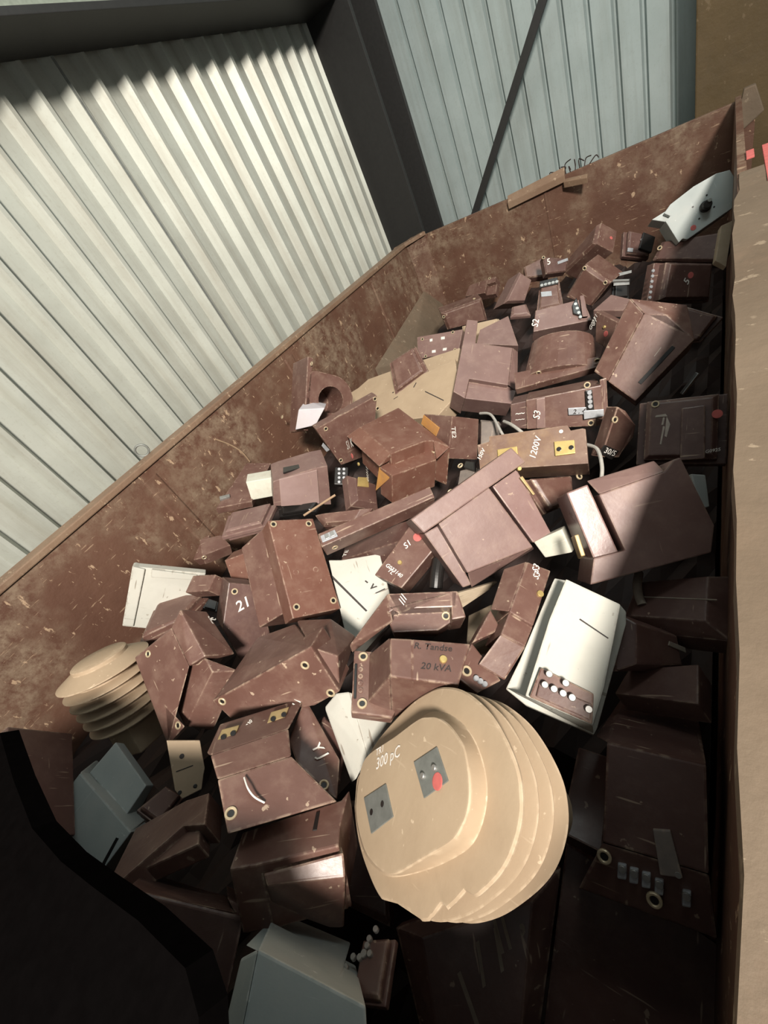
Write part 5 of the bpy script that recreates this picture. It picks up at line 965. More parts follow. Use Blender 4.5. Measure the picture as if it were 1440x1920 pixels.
  ('hull','body','D',[(-.0351,-.0395,.0),(.034,-.0401,.0),(.0284,.0407,.0),(-.0272,.0389,.0),(-.0351,-.0395,.0372),(.034,-.0401,.0372),(.0284,.0407,.0372),(-.0272,.0389,.0372)]),
  ('hull','body','D',[(-.0351,-.0395,.0364),(.034,-.0401,.0364),(.0284,.0407,.0364),(-.0272,.0389,.0364),(-.0294,-.0345,.0413),(.0285,-.0348,.0413),(.0246,.0353,.0413),(-.0235,.0339,.0413)])]),
 ('current_transformer', 'long brown transformer with chipped edges running down to the lower left corner of the pile', 'transformer', 'scrapped resin transformers in the skip',(-0.9919,-0.2572,1.2467),(0.83064,-0.22995,-0.12123,0.49241),[
  ('prism','body','B',[(-.1041,-.1369,.0566),(-.0636,-.0752,.0566),(.0912,-.0629,.0566),(.1653,-.1361,.0566),(.1464,-.0017,.0566),(.0674,.0591,.0566),(-.1099,.1411,.0566)],[(-.1041,-.1369,.0),(-.0636,-.0752,.0),(.0912,-.0629,.0),(.1653,-.1361,.0),(.1464,-.0017,.0),(.0674,.0591,.0),(-.1099,.1411,.0)]),
  ('prism','body','B',[(-.0923,-.0367,.0396),(.0668,-.0189,.0396),(.1308,-.0916,.0396),(.1413,-.1514,.0396),(-.0273,-.063,.0396)],[(-.0923,-.0367,.0),(.0668,-.0189,.0),(.1308,-.0916,.0),(.1413,-.1514,.0),(-.0273,-.063,.0)])]),
 ('current_transformer', 'big dark brown smooth-faced transformer in the shade at the bottom left', 'transformer', 'scrapped resin transformers in the skip',(-0.8937,-0.3582,1.1726),(0.9107,0.01295,0.38102,0.15898),[
  ('hull','body','D',[(-.0889,-.0864,.0),(.1116,-.076,.0),(.103,.0746,.0),(-.1302,.0896,.0),(-.0889,-.0864,.2051),(.1116,-.076,.2051),(.103,.0746,.2051),(-.1302,.0896,.2051)]),
  ('prism','panel','B',[(-.0889,-.0864,.2051),(.1116,-.076,.2051),(.102,.0714,.2051),(-.1291,.0874,.2051)],[(-.0889,-.0864,.0),(.1116,-.076,.0),(.102,.0714,.0),(-.1291,.0874,.0)]),
  ('hull','panel','B',[(-.1291,.0874,.2051),(.0828,.0771,.2051),(-.1368,.0821,-.1317),(.0661,.0821,.0628),(-.1494,.0612,.0),(.1218,.0424,.0)]),
  ('prism','panel','B',[(.0845,.0743,.1846),(.0619,.0944,.1846),(.107,.0848,.1846),(.104,.0685,.1846)],[(.0845,.0743,.0),(.0619,.0944,.0),(.107,.0848,.0),(.104,.0685,.0)])]),
 ('current_transformer', 'big scratched brown transformer with two small brass plates, left of the big insulator', 'transformer', 'scrapped resin transformers in the skip',(-0.8331,-0.07,1.2018),(0.85312,-0.08122,0.29293,0.42402),[
  ('hull','body','B',[(-.1053,-.1131,.2133),(.11,-.1238,.2133),(.0384,-.0052,.2133),(-.1157,-.0084,.2133),(-.1001,-.0319,-.0),(.1618,-.0449,-.0),(.0748,.0994,-.0),(-.1127,.0955,-.0)]),
  ('hull','body','B',[(.0384,-.0052,.2133),(-.1157,-.0084,.2133),(-.1257,.0549,.1963),(.0484,.0676,.1963),(.0748,.0994,-.0),(-.1127,.0955,-.0),(-.125,.1612,-.0),(.0832,.1764,-.0)]),
  ('hull','body','B',[(-.1257,.0549,.1963),(.0484,.0676,.1963),(-.0988,.1618,.1323),(.1203,.1781,.1323),(-.1331,.0983,.1323),(-.125,.1612,-.0),(.0832,.1764,-.0),(-.0949,.2424,-.0),(.1513,.2607,-.0)]),
  ('hull','body','B',[(.0578,.0856,.1067),(.1213,.1807,.128),(.1696,.0034,.1067),(.1369,-.0811,.1067),(.068,.0146,.1067),(.1513,.2607,-.0),(.1988,.0514,-.0),(.1629,-.0413,-.0),(.0761,.1416,-.0)]),
  ('hull','terminal_plate','brass2',[(-.1126,.0973,.1573),(-.071,.0995,.1573),(-.057,.127,.1573),(-.0974,.1262,.1573),(-.1126,.0973,.168),(-.071,.0995,.168),(-.057,.127,.168),(-.0974,.1262,.168)]),
  ('hull','terminal_plate','brass2',[(.0056,.1118,.1573),(.0512,.1162,.1573),(.0673,.1419,.1573),(.0207,.1397,.1573),(.0056,.1118,.168),(.0512,.1162,.168),(.0673,.1419,.168),(.0207,.1397,.168)]),
  ('disc','screw_hole','black',(-.0955,.1045,.1707),(.0,.0,1.0),.0064,.0012),
  ('disc','screw_hole','black',(-.0738,.1075,.1707),(.0,.0,1.0),.0064,.0012),
  ('disc','screw_hole','black',(.0218,.1179,.1707),(.0,.0,1.0),.0064,.0012),
  ('disc','screw_hole','black',(.049,.1219,.1707),(.0,.0,1.0),.0064,.0012),
  ('text', 'G079330', 'chalk', (-.0561, .1016, .1536), (-.0242, .1359, .1536), (.0, .0, 1.0)),
  ('text', 'G0311', 'chalk', (.0648, .1037, .1408), (.1065, .1661, .1408), (.0, .0, 1.0)),
  ('text', 'Y J', 'chalk', (.1053, .0513, .1173), (.1221, .0108, .1173), (.0, .0, 1.0)),
  ('eye',(-.0963,-.0794,.2133),(.0,.0,1.0),.0123),
  ('eye',(.1135,-.0451,.1173),(.0,.0,1.0),.0123),
  ('tube','strap','chalk',[(-.0645,-.0242,.2219),(-.0606,-.0511,.2304),(-.0503,-.0689,.2261),(-.0321,-.0821,.2176)],.0019)]),
 ('current_transformer', 'brown transformer with a long cross groove, below the scratched one with brass plates', 'transformer', 'scrapped resin transformers in the skip',(-0.6362,-0.1626,1.1977),(0.89794,-0.2802,0.07906,0.33008),[
  ('prism','body','B',[(-.11,-.0536,.1479),(-.0596,-.0528,.1479),(.0973,-.0367,.1479),(.0977,.0067,.1479),(.1125,.0973,.1479),(.0959,.0708,.1479),(-.1078,.025,.1479)],[(-.11,-.0536,.0),(-.0596,-.0528,.0),(.0973,-.0367,.0),(.0977,.0067,.0),(.1125,.0973,.0),(.0959,.0708,.0),(-.1078,.025,.0)]),
  ('prism','body','B',[(-.0488,-.0529,.1272),(.1036,-.0331,.1272),(.0985,-.0177,.1272),(-.0655,-.0358,.1272)],[(-.0488,-.0529,.0),(.1036,-.0331,.0),(.0985,-.0177,.0),(-.0655,-.0358,.0)]),
  ('hull','body','B',[(-.0436,-.0651,.1405),(.1062,-.0456,.1405),(.1074,-.0679,.1109),(-.0376,-.0752,.1257),(-.0487,-.0439,.0407),(.0571,-.0439,-.0282),(.0831,-.0439,-.0329),(-.0985,.0634,.0),(.0792,.0865,.0)]),
  ('hull','slot','black',[(.041,.0036,.1452),(.0498,.0034,.1452),(.0514,.0479,.1452),(.0435,.0466,.1452),(.041,.0036,.1499),(.0498,.0034,.1499),(.0514,.0479,.1499),(.0435,.0466,.1499)])]),
 ('current_transformer', 'grey transformer with a stepped top, at the bottom edge of the picture', 'transformer', 'scrapped resin transformers in the skip',(-0.561,-0.2398,1.1976),(0.94681,0.02407,0.29621,0.12343),[
  ('prism','body','G',[(-.0782,-.0641,.2133),(.105,-.0309,.2133),(.0868,.0241,.2133),(-.0909,.0496,.2133)],[(-.0782,-.0641,.0),(.105,-.0309,.0),(.0868,.0241,.0),(-.0909,.0496,.0)]),
  ('hull','body','G',[(-.0909,.0496,.2133),(-.0782,-.0641,.2133),(-.1156,.0245,.16),(-.1093,-.0554,.16),(-.0999,.0089,-.0),(-.0844,-.1306,-.0),(-.126,-.0084,-.0)]),
  ('hull','body','G',[(-.0918,.0392,.1707),(.042,.0245,.1707),(-.0866,.0368,-.2016),(.0804,.0368,-.0996),(.0514,.0295,.1248),(-.0988,.0062,-.0),(.0582,-.011,-.0),(-.1172,.034,.128)])]),
 ('current_transformer', 'dark transformer with a cluster of shiny screw heads, right of the bottom grey one', 'transformer', 'scrapped resin transformers in the skip',(-0.434,-0.1808,1.1777),(0.96117,-0.14835,-0.075,0.22025),[
  ('hull','base_plate','D',[(-.034,-.0408,.0106),(.0332,-.0429,.0106),(.0352,.044,.0106),(-.0342,.0397,.0106),(-.034,-.0408,.0235),(.0332,-.0429,.0235),(.0352,.044,.0235),(-.0342,.0397,.0235)]),
  ('hull','body','D',[(-.0272,-.0377,.0),(.0265,-.0392,.0),(.0282,.0401,.0),(-.0273,.0369,.0),(-.0272,-.0377,.0341),(.0265,-.0392,.0341),(.0282,.0401,.0341),(-.0273,.0369,.0341)]),
  ('hull','body','D',[(-.0272,-.0377,.0333),(.0265,-.0392,.0333),(.0282,.0401,.0333),(-.0273,.0369,.0333),(-.0232,-.033,.0379),(.0226,-.034,.0379),(.024,.0347,.0379),(-.0231,.0322,.0379)]),
  ('disc','terminal_screw','steel',(.0001,.0499,.0379),(.0,.0,1.0),.0053,.006),
  ('disc','terminal_screw','steel',(-.0101,.0361,.0379),(.0,.0,1.0),.0053,.006),
  ('disc','terminal_screw','steel',(-.012,.0264,.0379),(.0,.0,1.0),.0053,.006),
  ('disc','terminal_screw','steel',(-.0158,.0153,.0379),(.0,.0,1.0),.0064,.006),
  ('disc','terminal_screw','steel',(-.0233,.0102,.0379),(.0,.0,1.0),.0053,.006),
  ('disc','terminal_screw','steel',(-.037,.0106,.0379),(.0,.0,1.0),.0053,.006),
  ('disc','terminal_screw','steel',(-.0035,.0156,.0379),(.0,.0,1.0),.0053,.006),
  ('disc','terminal_screw','steel',(-.0483,-.0039,.0379),(.0,.0,1.0),.0053,.006)]),
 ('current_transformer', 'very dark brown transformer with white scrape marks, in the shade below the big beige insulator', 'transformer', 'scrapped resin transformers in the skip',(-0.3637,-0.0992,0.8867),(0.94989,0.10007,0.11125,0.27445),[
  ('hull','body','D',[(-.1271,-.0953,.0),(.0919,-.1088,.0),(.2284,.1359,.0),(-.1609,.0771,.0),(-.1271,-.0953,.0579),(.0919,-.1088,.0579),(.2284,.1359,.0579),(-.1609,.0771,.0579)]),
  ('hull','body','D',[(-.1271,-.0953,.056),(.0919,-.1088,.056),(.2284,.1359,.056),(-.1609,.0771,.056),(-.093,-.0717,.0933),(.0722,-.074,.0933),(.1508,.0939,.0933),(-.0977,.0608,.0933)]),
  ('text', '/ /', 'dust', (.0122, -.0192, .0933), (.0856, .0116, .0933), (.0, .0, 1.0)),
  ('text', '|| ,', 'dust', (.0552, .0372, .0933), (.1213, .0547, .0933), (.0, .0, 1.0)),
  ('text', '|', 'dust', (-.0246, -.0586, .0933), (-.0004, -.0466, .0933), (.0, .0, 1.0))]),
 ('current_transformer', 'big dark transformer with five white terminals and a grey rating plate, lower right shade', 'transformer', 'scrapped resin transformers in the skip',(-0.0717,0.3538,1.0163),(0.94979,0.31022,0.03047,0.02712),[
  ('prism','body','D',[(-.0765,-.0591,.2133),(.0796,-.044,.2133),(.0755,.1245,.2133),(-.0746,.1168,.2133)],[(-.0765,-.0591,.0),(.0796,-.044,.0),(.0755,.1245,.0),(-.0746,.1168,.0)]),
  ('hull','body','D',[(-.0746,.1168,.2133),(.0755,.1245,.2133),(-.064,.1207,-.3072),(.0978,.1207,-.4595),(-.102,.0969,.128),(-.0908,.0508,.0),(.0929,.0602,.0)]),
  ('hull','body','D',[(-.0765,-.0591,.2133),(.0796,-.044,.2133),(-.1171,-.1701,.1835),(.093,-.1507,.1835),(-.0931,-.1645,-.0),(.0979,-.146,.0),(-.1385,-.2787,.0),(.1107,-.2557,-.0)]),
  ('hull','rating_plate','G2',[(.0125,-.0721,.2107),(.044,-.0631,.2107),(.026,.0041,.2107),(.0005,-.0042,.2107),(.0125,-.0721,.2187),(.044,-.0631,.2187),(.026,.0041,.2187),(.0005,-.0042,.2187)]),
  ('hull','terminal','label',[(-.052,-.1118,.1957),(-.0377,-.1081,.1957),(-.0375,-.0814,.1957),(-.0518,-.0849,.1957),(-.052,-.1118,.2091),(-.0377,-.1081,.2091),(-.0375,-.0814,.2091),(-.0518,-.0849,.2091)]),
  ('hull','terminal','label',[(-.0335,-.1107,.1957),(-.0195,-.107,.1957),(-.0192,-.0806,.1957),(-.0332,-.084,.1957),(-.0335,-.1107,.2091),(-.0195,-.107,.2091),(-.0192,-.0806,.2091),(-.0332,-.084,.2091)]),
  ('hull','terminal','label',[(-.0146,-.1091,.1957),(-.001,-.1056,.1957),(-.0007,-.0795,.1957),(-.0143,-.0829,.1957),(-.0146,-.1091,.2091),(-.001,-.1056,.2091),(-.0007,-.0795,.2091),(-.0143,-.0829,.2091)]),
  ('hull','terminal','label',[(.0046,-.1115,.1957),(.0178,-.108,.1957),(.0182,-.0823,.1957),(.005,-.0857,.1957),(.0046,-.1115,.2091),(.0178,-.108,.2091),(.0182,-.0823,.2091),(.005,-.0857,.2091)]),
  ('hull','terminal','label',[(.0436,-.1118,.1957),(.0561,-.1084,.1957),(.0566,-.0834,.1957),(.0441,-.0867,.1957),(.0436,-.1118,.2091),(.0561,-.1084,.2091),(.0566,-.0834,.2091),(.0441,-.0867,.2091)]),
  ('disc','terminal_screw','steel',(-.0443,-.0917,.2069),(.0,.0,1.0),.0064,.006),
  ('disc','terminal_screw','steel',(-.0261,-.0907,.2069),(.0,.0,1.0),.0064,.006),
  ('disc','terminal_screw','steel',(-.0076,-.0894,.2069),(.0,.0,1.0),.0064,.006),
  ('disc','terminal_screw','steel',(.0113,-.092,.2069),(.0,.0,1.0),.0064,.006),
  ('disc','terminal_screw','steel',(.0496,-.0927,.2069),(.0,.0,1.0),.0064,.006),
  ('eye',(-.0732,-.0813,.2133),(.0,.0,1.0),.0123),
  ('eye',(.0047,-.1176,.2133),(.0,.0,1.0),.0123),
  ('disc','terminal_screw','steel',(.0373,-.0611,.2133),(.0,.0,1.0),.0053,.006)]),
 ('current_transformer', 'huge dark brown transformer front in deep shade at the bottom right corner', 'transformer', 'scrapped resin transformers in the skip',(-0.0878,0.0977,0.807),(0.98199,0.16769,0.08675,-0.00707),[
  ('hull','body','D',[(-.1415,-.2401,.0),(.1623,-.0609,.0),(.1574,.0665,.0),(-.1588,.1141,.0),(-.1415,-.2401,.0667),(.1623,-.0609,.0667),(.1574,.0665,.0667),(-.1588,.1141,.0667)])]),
 ('current_transformer', 'dark brown transformer with a torn white sticker, right of the big white one', 'transformer', 'scrapped resin transformers in the skip',(-0.1296,0.5939,1.1462),(0.8783,0.18353,0.41353,0.15458),[
  ('hull','body','D',[(-.0964,-.0642,.0),(.0973,-.0409,.0),(.0817,.0395,.0),(-.0824,.0658,.0),(-.0964,-.0642,.0429),(.0973,-.0409,.0429),(.0817,.0395,.0429),(-.0824,.0658,.0429)]),
  ('hull','body','D',[(-.0964,-.0642,.0416),(.0973,-.0409,.0416),(.0817,.0395,.0416),(-.0824,.0658,.0416),(-.0641,-.0434,.0693),(.0648,-.0322,.0693),(.057,.0313,.0693),(-.0575,.0445,.0693)]),
  ('hull','torn_sticker','dust',[(.0278,.0071,.0666),(.0782,-.0035,.0666),(.0764,.008,.0666),(.0319,.0169,.0666),(.0278,.0071,.0719),(.0782,-.0035,.0719),(.0764,.008,.0719),(.0319,.0169,.0719)])]),
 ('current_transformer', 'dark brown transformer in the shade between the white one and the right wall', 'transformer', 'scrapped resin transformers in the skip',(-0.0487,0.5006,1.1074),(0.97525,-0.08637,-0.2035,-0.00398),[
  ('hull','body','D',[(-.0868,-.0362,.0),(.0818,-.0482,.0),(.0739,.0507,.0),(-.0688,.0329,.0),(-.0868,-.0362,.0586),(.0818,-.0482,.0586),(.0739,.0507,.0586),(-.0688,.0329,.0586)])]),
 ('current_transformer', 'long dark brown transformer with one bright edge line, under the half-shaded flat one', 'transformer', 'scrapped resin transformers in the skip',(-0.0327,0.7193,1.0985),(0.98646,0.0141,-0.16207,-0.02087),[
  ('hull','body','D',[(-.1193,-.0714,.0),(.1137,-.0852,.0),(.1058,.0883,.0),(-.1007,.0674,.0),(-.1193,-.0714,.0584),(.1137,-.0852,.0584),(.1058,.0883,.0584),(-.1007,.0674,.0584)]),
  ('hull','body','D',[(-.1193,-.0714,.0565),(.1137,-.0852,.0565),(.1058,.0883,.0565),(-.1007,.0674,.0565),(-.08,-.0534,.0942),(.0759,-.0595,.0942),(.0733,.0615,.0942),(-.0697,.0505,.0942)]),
  ('hull','edge_scrape','dust',[(-.0709,.0021,.0916),(.0939,-.0064,.0916),(.0937,-.0036,.0916),(-.0714,.0054,.0916),(-.0709,.0021,.0958),(.0939,-.0064,.0958),(.0937,-.0036,.0958),(-.0714,.0054,.0958)]),  # thin pale line across the top face
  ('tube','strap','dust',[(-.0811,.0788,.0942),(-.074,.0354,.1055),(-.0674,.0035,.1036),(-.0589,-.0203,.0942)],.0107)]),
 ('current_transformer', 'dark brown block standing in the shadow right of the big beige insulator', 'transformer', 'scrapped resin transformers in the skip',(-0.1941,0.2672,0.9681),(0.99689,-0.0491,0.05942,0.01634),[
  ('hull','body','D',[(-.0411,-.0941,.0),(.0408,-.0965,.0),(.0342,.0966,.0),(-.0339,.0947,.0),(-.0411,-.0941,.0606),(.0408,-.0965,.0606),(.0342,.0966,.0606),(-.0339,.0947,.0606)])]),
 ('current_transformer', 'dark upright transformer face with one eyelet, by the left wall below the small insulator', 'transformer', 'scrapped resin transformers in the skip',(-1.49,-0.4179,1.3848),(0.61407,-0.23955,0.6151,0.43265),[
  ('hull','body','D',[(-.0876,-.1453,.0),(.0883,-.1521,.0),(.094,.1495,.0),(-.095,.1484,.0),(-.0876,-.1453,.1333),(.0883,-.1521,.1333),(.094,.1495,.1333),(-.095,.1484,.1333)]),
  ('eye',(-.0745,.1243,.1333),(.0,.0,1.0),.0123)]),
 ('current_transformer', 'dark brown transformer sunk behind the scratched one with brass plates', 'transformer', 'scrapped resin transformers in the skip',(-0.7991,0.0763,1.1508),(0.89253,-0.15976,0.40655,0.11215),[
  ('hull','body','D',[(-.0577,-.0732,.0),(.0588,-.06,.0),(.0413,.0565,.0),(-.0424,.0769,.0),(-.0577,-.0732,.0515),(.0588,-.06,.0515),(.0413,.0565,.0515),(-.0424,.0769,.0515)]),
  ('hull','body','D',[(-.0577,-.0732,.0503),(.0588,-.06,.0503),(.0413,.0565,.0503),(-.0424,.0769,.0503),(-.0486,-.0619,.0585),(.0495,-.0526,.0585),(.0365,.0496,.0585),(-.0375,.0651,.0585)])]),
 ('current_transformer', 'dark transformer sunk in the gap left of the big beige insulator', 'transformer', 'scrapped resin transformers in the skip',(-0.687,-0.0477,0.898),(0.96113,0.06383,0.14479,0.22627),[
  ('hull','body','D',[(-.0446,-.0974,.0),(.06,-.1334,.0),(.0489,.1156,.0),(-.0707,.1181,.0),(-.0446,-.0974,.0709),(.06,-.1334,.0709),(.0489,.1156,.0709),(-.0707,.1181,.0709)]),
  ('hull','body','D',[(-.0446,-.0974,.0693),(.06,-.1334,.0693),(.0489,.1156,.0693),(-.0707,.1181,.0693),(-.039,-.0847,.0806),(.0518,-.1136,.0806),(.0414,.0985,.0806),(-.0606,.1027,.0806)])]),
 ('packing_slats', 'stack of dusty grey-beige packing slats under the big notched transformer', 'slats', None,(-0.5613,0.643,1.1865),(0.75299,0.38502,0.42999,0.31604),[
  ('hull','slat','E2',[(-.0686,-.0324,.004),(.0629,-.0104,.004),(.0652,-.0066,.004),(-.0691,-.0198,.004),(-.0686,-.0324,.0162),(.0621,-.0117,.0162),(.0652,-.0066,.0162),(-.0691,-.0198,.0162)]),
  ('hull','slat','E2',[(-.0692,-.016,.0121),(.0668,-.0039,.0121),(.0691,-.0001,.0121),(-.0697,-.0034,.0121),(-.0692,-.016,.0242),(.0661,-.0051,.0242),(.0691,-.0001,.0242),(-.0697,-.0034,.0242)]),
  ('hull','slat','E2',[(-.0698,.0004,.0202),(.0708,.0027,.0202),(.073,.0065,.0202),(-.0703,.0131,.0202),(-.0698,.0004,.0323),(.07,.0014,.0323),(.073,.0065,.0323),(-.0703,.0131,.0323)]),
  ('hull','slat','E2',[(-.0704,.0169,.0283),(.0747,.0093,.0283),(.077,.0131,.0283),(-.0709,.0295,.0283),(-.0704,.0169,.0404),(.0739,.008,.0404),(.077,.0131,.0404),(-.0709,.0295,.0404)])]),
 ('resin_block', 'dusty light-brown block behind the stepped transformer marked S3', 'resin block', 'scrapped resin transformers in the skip',(-0.4957,0.5832,1.0787),(0.95822,0.03124,-0.24664,0.14142),[
  ('hull','body','E2',[(-.0639,-.062,.0),(.062,-.0604,.0),(.0682,.0624,.0),(-.0656,.0594,.0),(-.0639,-.062,.0393),(.062,-.0604,.0393),(.0682,.0624,.0393),(-.0656,.0594,.0393)]),
  ('hull','body','E2',[(-.0639,-.062,.0381),(.062,-.0604,.0381),(.0682,.0624,.0381),(-.0656,.0594,.0381),(-.0438,-.0447,.0635),(.0425,-.0435,.0635),(.0461,.0448,.0635),(-.0442,.0428,.0635)])]),
 ('ribbed_insulator', 'cream flared insulator half buried at the left, behind the orange-stained transformer', 'insulator', None,(-1.6397,2.0387,1.0188),(0.98328,0.17907,-0.02356,0.02308),[
  ('prism','body','E',[(-.6049,-.0307,.1333),(-.2785,.0316,.1333),(-.0911,.0615,.1333),(.1516,.1251,.1333),(.4429,.193,.1333),(.5259,-.0718,.1333),(.412,-.2093,.1333),(.0843,-.182,.1333),(-.3076,-.1494,.1333)],[(-.6049,-.0307,.0267),(-.2785,.0316,.0267),(-.0911,.0615,.0267),(.1516,.1251,.0267),(.4429,.193,.0267),(.5259,-.0718,.0267),(.412,-.2093,.0267),(.0843,-.182,.0267),(-.3076,-.1494,.0267)]),
  ('prism','shed_rim','E',[(-.659,-.0159,.1133),(-.6125,.0503,.1133),(-.5063,.1309,.1133),(-.3369,.1972,.1133),(-.2658,.2527,.1133),(.0908,.2794,.1133),(.4456,.2909,.1133),(.4508,.1915,.1133),(.1514,.1243,.1133),(-.0918,.0594,.1133),(-.2793,.0284,.1133),(-.5955,-.0468,.1133)],[(-.659,-.0159,.0133),(-.6125,.0503,.0133),(-.5063,.1309,.0133),(-.3369,.1972,.0133),(-.2658,.2527,.0133),(.0908,.2794,.0133),(.4456,.2909,.0133),(.4508,.1915,.0133),(.1514,.1243,.0133),(-.0918,.0594,.0133),(-.2793,.0284,.0133),(-.5955,-.0468,.0133)]),
  ('disc','screw_hole','ink',(.0266,.0494,.1333),(.0,.0,1.0),.0053,.0012),
  ('hull','crack','ink',[(.1881,.0453,.1307),(.1994,.079,.1307),(.194,.0845,.1307),(.1827,.0508,.1307),(.1881,.0453,.1347),(.1994,.079,.1347),(.194,.0845,.1347),(.1827,.0508,.1347)]),
  ('hull','crack','ink',[(.0476,-.0098,.1307),(.0774,.0037,.1307),(.0761,.0081,.1307),(.0464,-.0054,.1307),(.0476,-.0098,.1347),(.0774,.0037,.1347),(.0761,.0081,.1347),(.0464,-.0054,.1347)]),
  ('hull','crack','ink',[(.283,-.0109,.1307),(.4323,-.1116,.1307),(.4306,-.1039,.1307),(.281,-.0025,.1307),(.283,-.0109,.1347),(.4323,-.1116,.1347),(.4306,-.1039,.1347),(.281,-.0025,.1347)])]),
 ('torn_strip', 'torn tan strip hanging against the right wall below the pale grey transformer with the knob', 'strip', None,(0.0067,2.6554,1.294),(0.90638,0.39443,0.15101,0.00992),[
  ('hull','body','E2',[(-.023,-.0746,.0),(.024,-.104,.0),(.0221,.0995,.0),(-.023,.0791,.0),(-.023,-.0746,.04),(.024,-.104,.04),(.0221,.0995,.04),(-.023,.0791,.04)])]),
]

def build(e):
    name, label, cat, grp, loc, q, parts = e
    t = thing(name, label, cat, loc, grp, q)
    solids = {}
    for p in parts:
        k = p[0]
        if k in ('hull', 'prism', 'tube', 'toroid'):
            key = (p[1], p[2])
            single = p[1] not in ('body', 'base_plate', 'panel', 'flange')
            bm = bmesh.new() if single else solids.setdefault(key, bmesh.new())
            if k == 'hull':
                add_hull(bm, p[3])
            elif k == 'prism':
                add_prism(bm, p[3], p[4])
            elif k == 'tube':
                add_tube(bm, p[3], p[4], 14)
            else:
                ring_core(bm, p[3], p[4])
            if single:
                obj(p[1], bm, p[2], t)
        elif k == 'disc':
            bm = bmesh.new()
            add_disc(bm, p[3], p[4], p[5], p[6])
            obj(p[1], bm, p[2], t)
        elif k == 'eye':
            eyelet(p[1], p[2], p[3], t)
        elif k == 'text':
            writing(p[1], p[2], p[3], p[4], p[5], t)
        elif k == 'knob':
            bm = bmesh.new()
            lathe(bm, [(.026, 0), (.026, .012), (.021, .016), (.021, .034), (.017, .038)], 20)
            bm.transform(frame(p[1], (0, 0, 1)))
            kn = obj('knob', bm, 'black', t)
            bm = bmesh.new()
            add_disc(bm, Vector(p[1]) + Vector((.012, .01, .036)), (0, 0, 1), .009, .008)
            obj('knob_cap', bm, 'zinc', kn)
    for (part, mat), bm in solids.items():
        o = obj(part, bm, mat, t)
        if part == 'panel':
            o['label'] = 'differently coloured face panel'
    return t
def ring_core(bm, quad, depth):
    a, b, c, d = [Vector(p) for p in quad]
    ctr = (a + b + c + d) / 4 + (c - b) * 0.0
    ex, ey = ((b - a) + (c - d)) / 2, ((d - a) + (c - b)) / 2
    n = ex.cross(ey).normalized()
    segs = 40
    outer, inner = [], []
    for k in range(segs):
        t = 2 * math.pi * k / segs
        cx, sy = math.cos(t), math.sin(t)
        ox = 0.5 * cx if cx > 0 else 0.5 * max(-1, cx * 1.35)
        oy = 0.5 * sy if cx > 0 else 0.5 * max(-1, min(1, sy * 1.35))
        outer.append(ctr + ex * ox + ey * oy)
        inner.append(ctr + ex * 0.27 * cx + ey * 0.27 * sy)
    ov, iv = [bm.verts.new(p) for p in outer], [bm.verts.new(p) for p in inner]
    ob, ib = [bm.verts.new(p - n * depth) for p in outer], [bm.verts.new(p - n * depth) for p in inner]
    for k in range(segs):
        j = (k + 1) % segs
        bm.faces.new((ov[k], ov[j], iv[j], iv[k]))
        bm.faces.new((ob[j], ob[k], ib[k], ib[j]))
        bm.faces.new((ov[j], ov[k], ob[k], ob[j]))
        bm.faces.new((iv[k], iv[j], ib[j], ib[k]))
    bm.faces.new(ib)
for e in DATA:
    build(e)

# ------------------------------------------------------------------ ribbed insulators and loose bits
def closed_curve(pts, n=4):
    """smooth closed curve through plan points"""
    out, m = [], len(pts)
    for i in range(m):
        p0, p1, p2, p3 = [Vector(pts[(i + k) % m]) for k in (-1, 0, 1, 2)]
        for s in range(n):
            t = s / n
            out.append(0.5 * ((2 * p1) + (p2 - p0) * t + (2 * p0 - 5 * p1 + 4 * p2 - p3) * t * t + (3 * p1 - p0 - 3 * p2 + p3) * t ** 3))
    return out
def radial(pts, ctr, n):
    """resample a closed outline as n radii about ctr"""
    res = []
    for k in range(n):
        a = 2 * math.pi * k / n
        d = Vector((math.cos(a), math.sin(a)))
        best = 0.0
        for p, q in zip(pts, pts[1:] + pts[:1]):
            p, q = Vector(p) - ctr, Vector(q) - ctr
            e = q - p
            den = d.x * e.y - d.y * e.x
            if abs(den) < 1e-9:
                continue
            t = (p.x * e.y - p.y * e.x) / den
            s = (p.x * d.y - p.y * d.x) / den
            if t > 0 and -1e-6 <= s <= 1 + 1e-6:
                best = max(best, t)
        res.append(best)
    return res
def stack(bm, rings, ctr):
    """rings: (list of radii, inset, height)"""
    loops = []
    for rad, ins, z in rings:
        n = len(rad)
        loops.append([bm.verts.new((ctr.x + max(.01, rad[k] - ins) * math.cos(2 * math.pi * k / n), ctr.y + max(.01, rad[k] - ins) * math.sin(2 * math.pi * k / n), z)) for k in range(n)])
    for a, b in zip(loops, loops[1:]):
        for k in range(len(a)):
            j = (k + 1) % len(a)
            bm.faces.new((a[k], a[j], b[j], b[k]))
    bm.faces.new(list(reversed(loops[0])))
    bm.faces.new(loops[-1])
big = thing('ribbed_insulator', 'big oval beige ribbed insulator with a chipped rim and two metal plates, in the foreground', 'insulator', (-0.3741, 0.0909, 1.3467))
big.rotation_mode = 'QUATERNION'
big.rotation_quaternion = frame((0, 0, 0), (-0.4504, -0.3003, 0.8408), (0.8928, -0.1515, 0.4242)).to_quaternion()
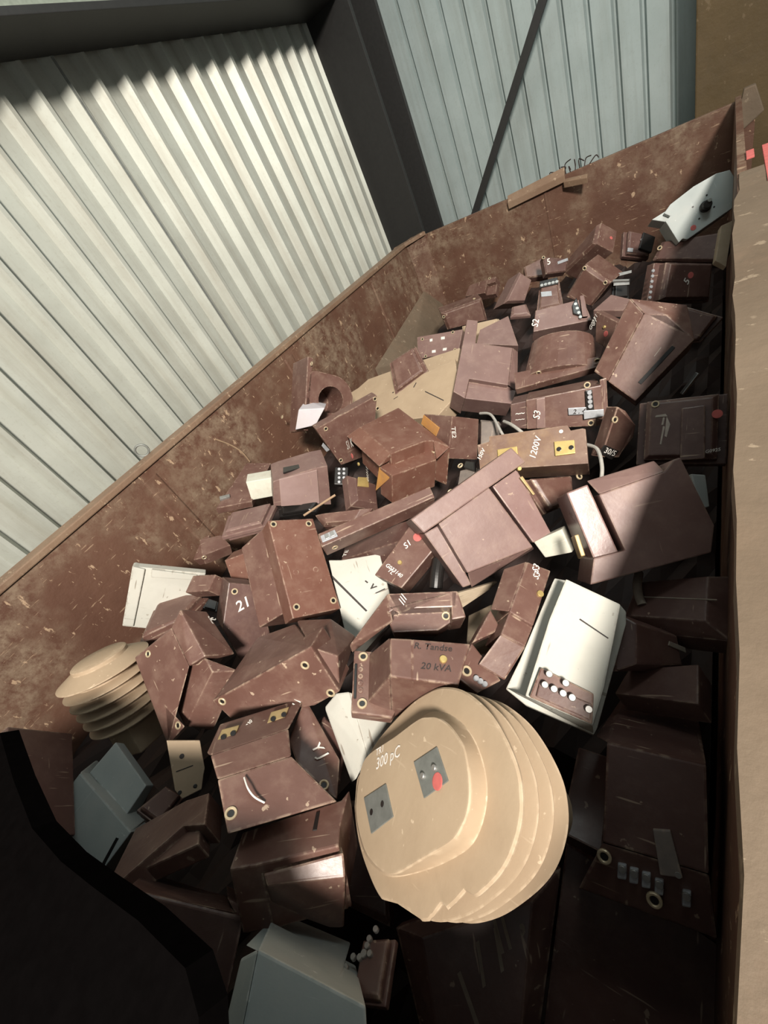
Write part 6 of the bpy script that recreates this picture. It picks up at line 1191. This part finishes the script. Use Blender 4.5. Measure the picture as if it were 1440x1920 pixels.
BASE = [(-0.2705, -0.1182), (-0.2927, -0.0732), (-0.2598, 0.0115), (-0.2067, 0.0784), (-0.1464, 0.137), (-0.0941, 0.1713), (-0.0514, 0.1885), (0.0136, 0.1947), (0.087, 0.1773), (0.1371, 0.1489), (0.1763, 0.1132), (0.193, 0.0818), (0.199, 0.0486), (0.1927, 0.0074), (0.1756, -0.0302), (0.1416, -0.0739), (0.0971, -0.1194), (0.0401, -0.1602), (-0.0184, -0.1835), (-0.0859, -0.1975), (-0.1461, -0.1888), (-0.2135, -0.1636)]
FRONT = [(-0.2705, -0.1182), (-0.2927, -0.0732), (-0.2598, 0.0115), (-0.2067, 0.0784), (-0.1464, 0.137), (-0.0941, 0.1713), (-0.0514, 0.1885), (0.0136, 0.1947), (0.087, 0.1773), (0.1371, 0.1489), (0.1763, 0.1132), (0.193, 0.0818), (0.199, 0.0486), (0.1927, 0.0074), (0.1756, -0.0302), (0.1416, -0.0739), (0.1332, -0.0777), (0.1194, -0.0755), (0.1025, -0.1001), (0.0863, -0.1199), (0.074, -0.1173), (0.0576, -0.1447), (0.0357, -0.1616), (-0.0389, -0.1787), (-0.0859, -0.1975), (-0.1461, -0.1888), (-0.2135, -0.1636)]
ctr = Vector((-0.045, 0.0))
NR = 180
rb = radial([tuple(p) for p in closed_curve(BASE)], ctr, NR)
sm = closed_curve(BASE)
rf = [min(a, b) for a, b in zip(radial(FRONT, ctr, NR), rb)]
cut = [a < b - 0.004 for a, b in zip(rf, rb)]
rf = [rf[k] if (cut[k] or cut[k - 1] or cut[(k + 1) % NR]) else rb[k] for k in range(NR)]
rings = [(rb, .11, -.23), (rb, .09, -.225), (rb, .08, -.16)]
for k in (3, 2, 1):
    z = -0.033 * k
    rings += [(rb, .062, z - .008), (rb, .010, z - .006), (rb, .001, z - .002), (rb, 0, z), (rb, .005, z + .002), (rb, .045, z + .006), (rb, .062, z + .009)]
rings += [(rb, .062, -.009), (rf, .010, -.007), (rf, .001, -.004), (rf, 0, 0), (rf, .004, .003), (rf, .020, .0045)]
bm = bmesh.new(); stack(bm, rings, ctr); obj('shed_stack', bm, 'E', big, True)
boss = [tuple(p) for p in closed_curve([(-0.2112, 0.0015), (-0.1287, 0.062), (-0.0556, 0.1176), (-0.0244, 0.1295), (0.0016, 0.1357), (0.0351, 0.1331), (0.058, 0.1263), (0.0809, 0.1162), (0.0969, 0.1037), (0.1209, 0.0686), (0.1301, 0.0338), (0.1224, 0.0029), (0.1063, -0.0226), (0.0514, -0.0703), (-0.014, -0.1253), (-0.0617, -0.1414), (-0.1192, -0.1417), (-0.1642, -0.1239), (-0.2011, -0.0955), (-0.2218, -0.04)], 3)]
bossfoot = [tuple(p) for p in closed_curve([(-0.2645, -0.0205), (-0.1803, 0.0485), (-0.1043, 0.1107), (-0.0587, 0.137), (-0.0036, 0.1439), (0.052, 0.1328), (0.0926, 0.1083), (0.1205, 0.0735), (0.1296, 0.0378), (0.1236, -0.0001), (0.1017, -0.0333), (0.0312, -0.0908), (-0.0596, -0.1485), (-0.1109, -0.1646), (-0.1712, -0.1661), (-0.2207, -0.1449), (-0.2579, -0.1173), (-0.2777, -0.0614)], 3)]
bc = Vector((-0.045, -0.005))
ra, rc_ = radial(boss, bc, 96), radial(bossfoot, bc, 96)
bm = bmesh.new(); stack(bm, [(rc_, -.004, .002), (rc_, 0, .006), ([p * .25 + q * .75 for p, q in zip(rc_, ra)], 0, .020), (ra, 0, .037), (ra, .002, .0395), (ra, .006, .040)], bc)
obj('oblong_boss', bm, 'E', big, True)
for quad, holes, kind in (([(-0.0327, 0.0458), (0.024, 0.0897), (0.0734, 0.0517), (0.0212, 0.0056)], [(0.0071, 0.0358), (0.0335, 0.0578)], 'steel'), ([(-0.1732, -0.0686), (-0.1069, -0.0179), (-0.0558, -0.0546), (-0.1125, -0.1072)], [(-0.1303, -0.0773), (-0.0998, -0.0508)], 'black')):
    bm = bmesh.new(); add_hull(bm, [(x, y, z) for x, y in quad for z in (.038, .0425)], .002)
    pl = obj('contact_plate', bm, 'zinc', big)
    pl['label'] = 'grey metal contact plate'
    for hx, hy in holes:
        bm = bmesh.new(); add_disc(bm, (hx, hy, .0425), (0, 0, 1), .0055, .005 if kind == 'steel' else .0008)
        obj('plate_screw' if kind == 'steel' else 'screw_hole', bm, kind, pl)
bm = bmesh.new(); add_disc(bm, (0.0475, 0.0415, .0425), (0, 0, 1), .0135, .001); obj('paint_dot', bm, 'red', big)
writing('300 pC', 'chalk', (-0.1576, -0.0097, .0402), (-0.0813, 0.0420, .0402), (0, 0, 1), big)
writing('TR1', 'chalk', (-0.1719, 0.0122, .0402), (-0.1465, 0.0300, .0402), (0, 0, 1), big)

small = thing('ribbed_insulator', 'smaller beige insulator with six ribs, leaning at the lower left by the skip wall', 'insulator', (-1.6878, -0.0201, 1.3486))
small.rotation_mode = 'QUATERNION'
small.rotation_quaternion = frame((0, 0, 0), (-0.166, 0.383, 0.909), (0.9, 0.2, 0.1)).to_quaternion()
prof = [(.055, -.22), (.095, -.218)]
r = .150
for k in (5, 4, 3, 2, 1, 0):
    z = -0.0385 * k
    rr = r - (0.004 * k)
    prof += [(.100, z - .014), (rr - .008, z - .005), (rr, z - .002), (rr, z + .001), (rr - .006, z + .004)]
    if k:
        prof += [(.104, z + .014)]
prof += [(.092, .030), (.090, .042), (.084, .046), (.02, .050)]
bm = bmesh.new(); lathe(bm, prof, 72); obj('shed_stack', bm, 'E', small, True)
bm = bmesh.new()
foot = [(-.085, -.06), (-.03, -.085), (.0, -.07), (.03, -.085), (.085, -.06), (.085, .06), (.03, .085), (0, .07), (-.03, .085), (-.085, .06)]
add_prism(bm, [(x, y, -.20) for x, y in foot], [(x * .95, y * .95, -.315) for x, y in foot], .006)
obj('foot_block', bm, 'E', small)

def loose(name, label, cat, paths, rad, mat, group=None):
    bm = bmesh.new()
    for p in paths:
        add_tube(bm, [(x, y, Z + z) for x, y, z in p], rad, 8)
    return tag(obj(name, bm, mat), label, cat, group)
loose('cable', 'thin pale cable curling out right of the TE2 transformer', 'cable', [[(-0.852, 1.593, -0.987), (-0.781, 1.551, -0.975), (-0.699, 1.429, -0.987), (-.67, 1.40, -1.03)]], .006, 'cable')
loose('cable', 'short pale cable end below the long transformer marked S3', 'cable', [[(-0.711, 1.507, -0.987), (-0.662, 1.462, -0.977), (-0.61, 1.42, -0.99), (-.57, 1.40, -1.03)]], .007, 'cable')
loose('cable', 'grey cable arching beside the small transformer marked 30/5', 'cable', [[(-0.333, 1.248, -0.94), (-0.29, 1.205, -0.93), (-0.265, 1.126, -0.94), (-.268, 1.09, -.98)]], .006, 'cable')
loose('wooden_stick', 'thin light wooden stick lying above the underside with four eyelets', 'stick', [[(-1.353, 0.81, -0.90), (-1.303, 0.872, -0.897), (-1.253, 0.934, -0.895)]], .005, 'wood')

# black sheet added for an unidentified dark shape; unseen right end shades the heap
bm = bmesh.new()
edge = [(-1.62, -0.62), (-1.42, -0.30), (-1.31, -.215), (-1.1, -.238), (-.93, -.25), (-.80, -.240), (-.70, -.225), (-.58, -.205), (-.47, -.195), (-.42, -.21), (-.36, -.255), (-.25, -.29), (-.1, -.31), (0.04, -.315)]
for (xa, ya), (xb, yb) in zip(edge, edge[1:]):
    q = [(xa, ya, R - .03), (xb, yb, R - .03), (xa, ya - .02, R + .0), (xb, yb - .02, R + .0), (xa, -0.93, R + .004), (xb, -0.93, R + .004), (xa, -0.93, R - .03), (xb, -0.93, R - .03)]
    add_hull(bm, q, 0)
tag(obj('shade_sheet', bm, 'sheet', None), 'added black sheet for an unidentified dark shape at the near corner, shading the heap', 'sheet')
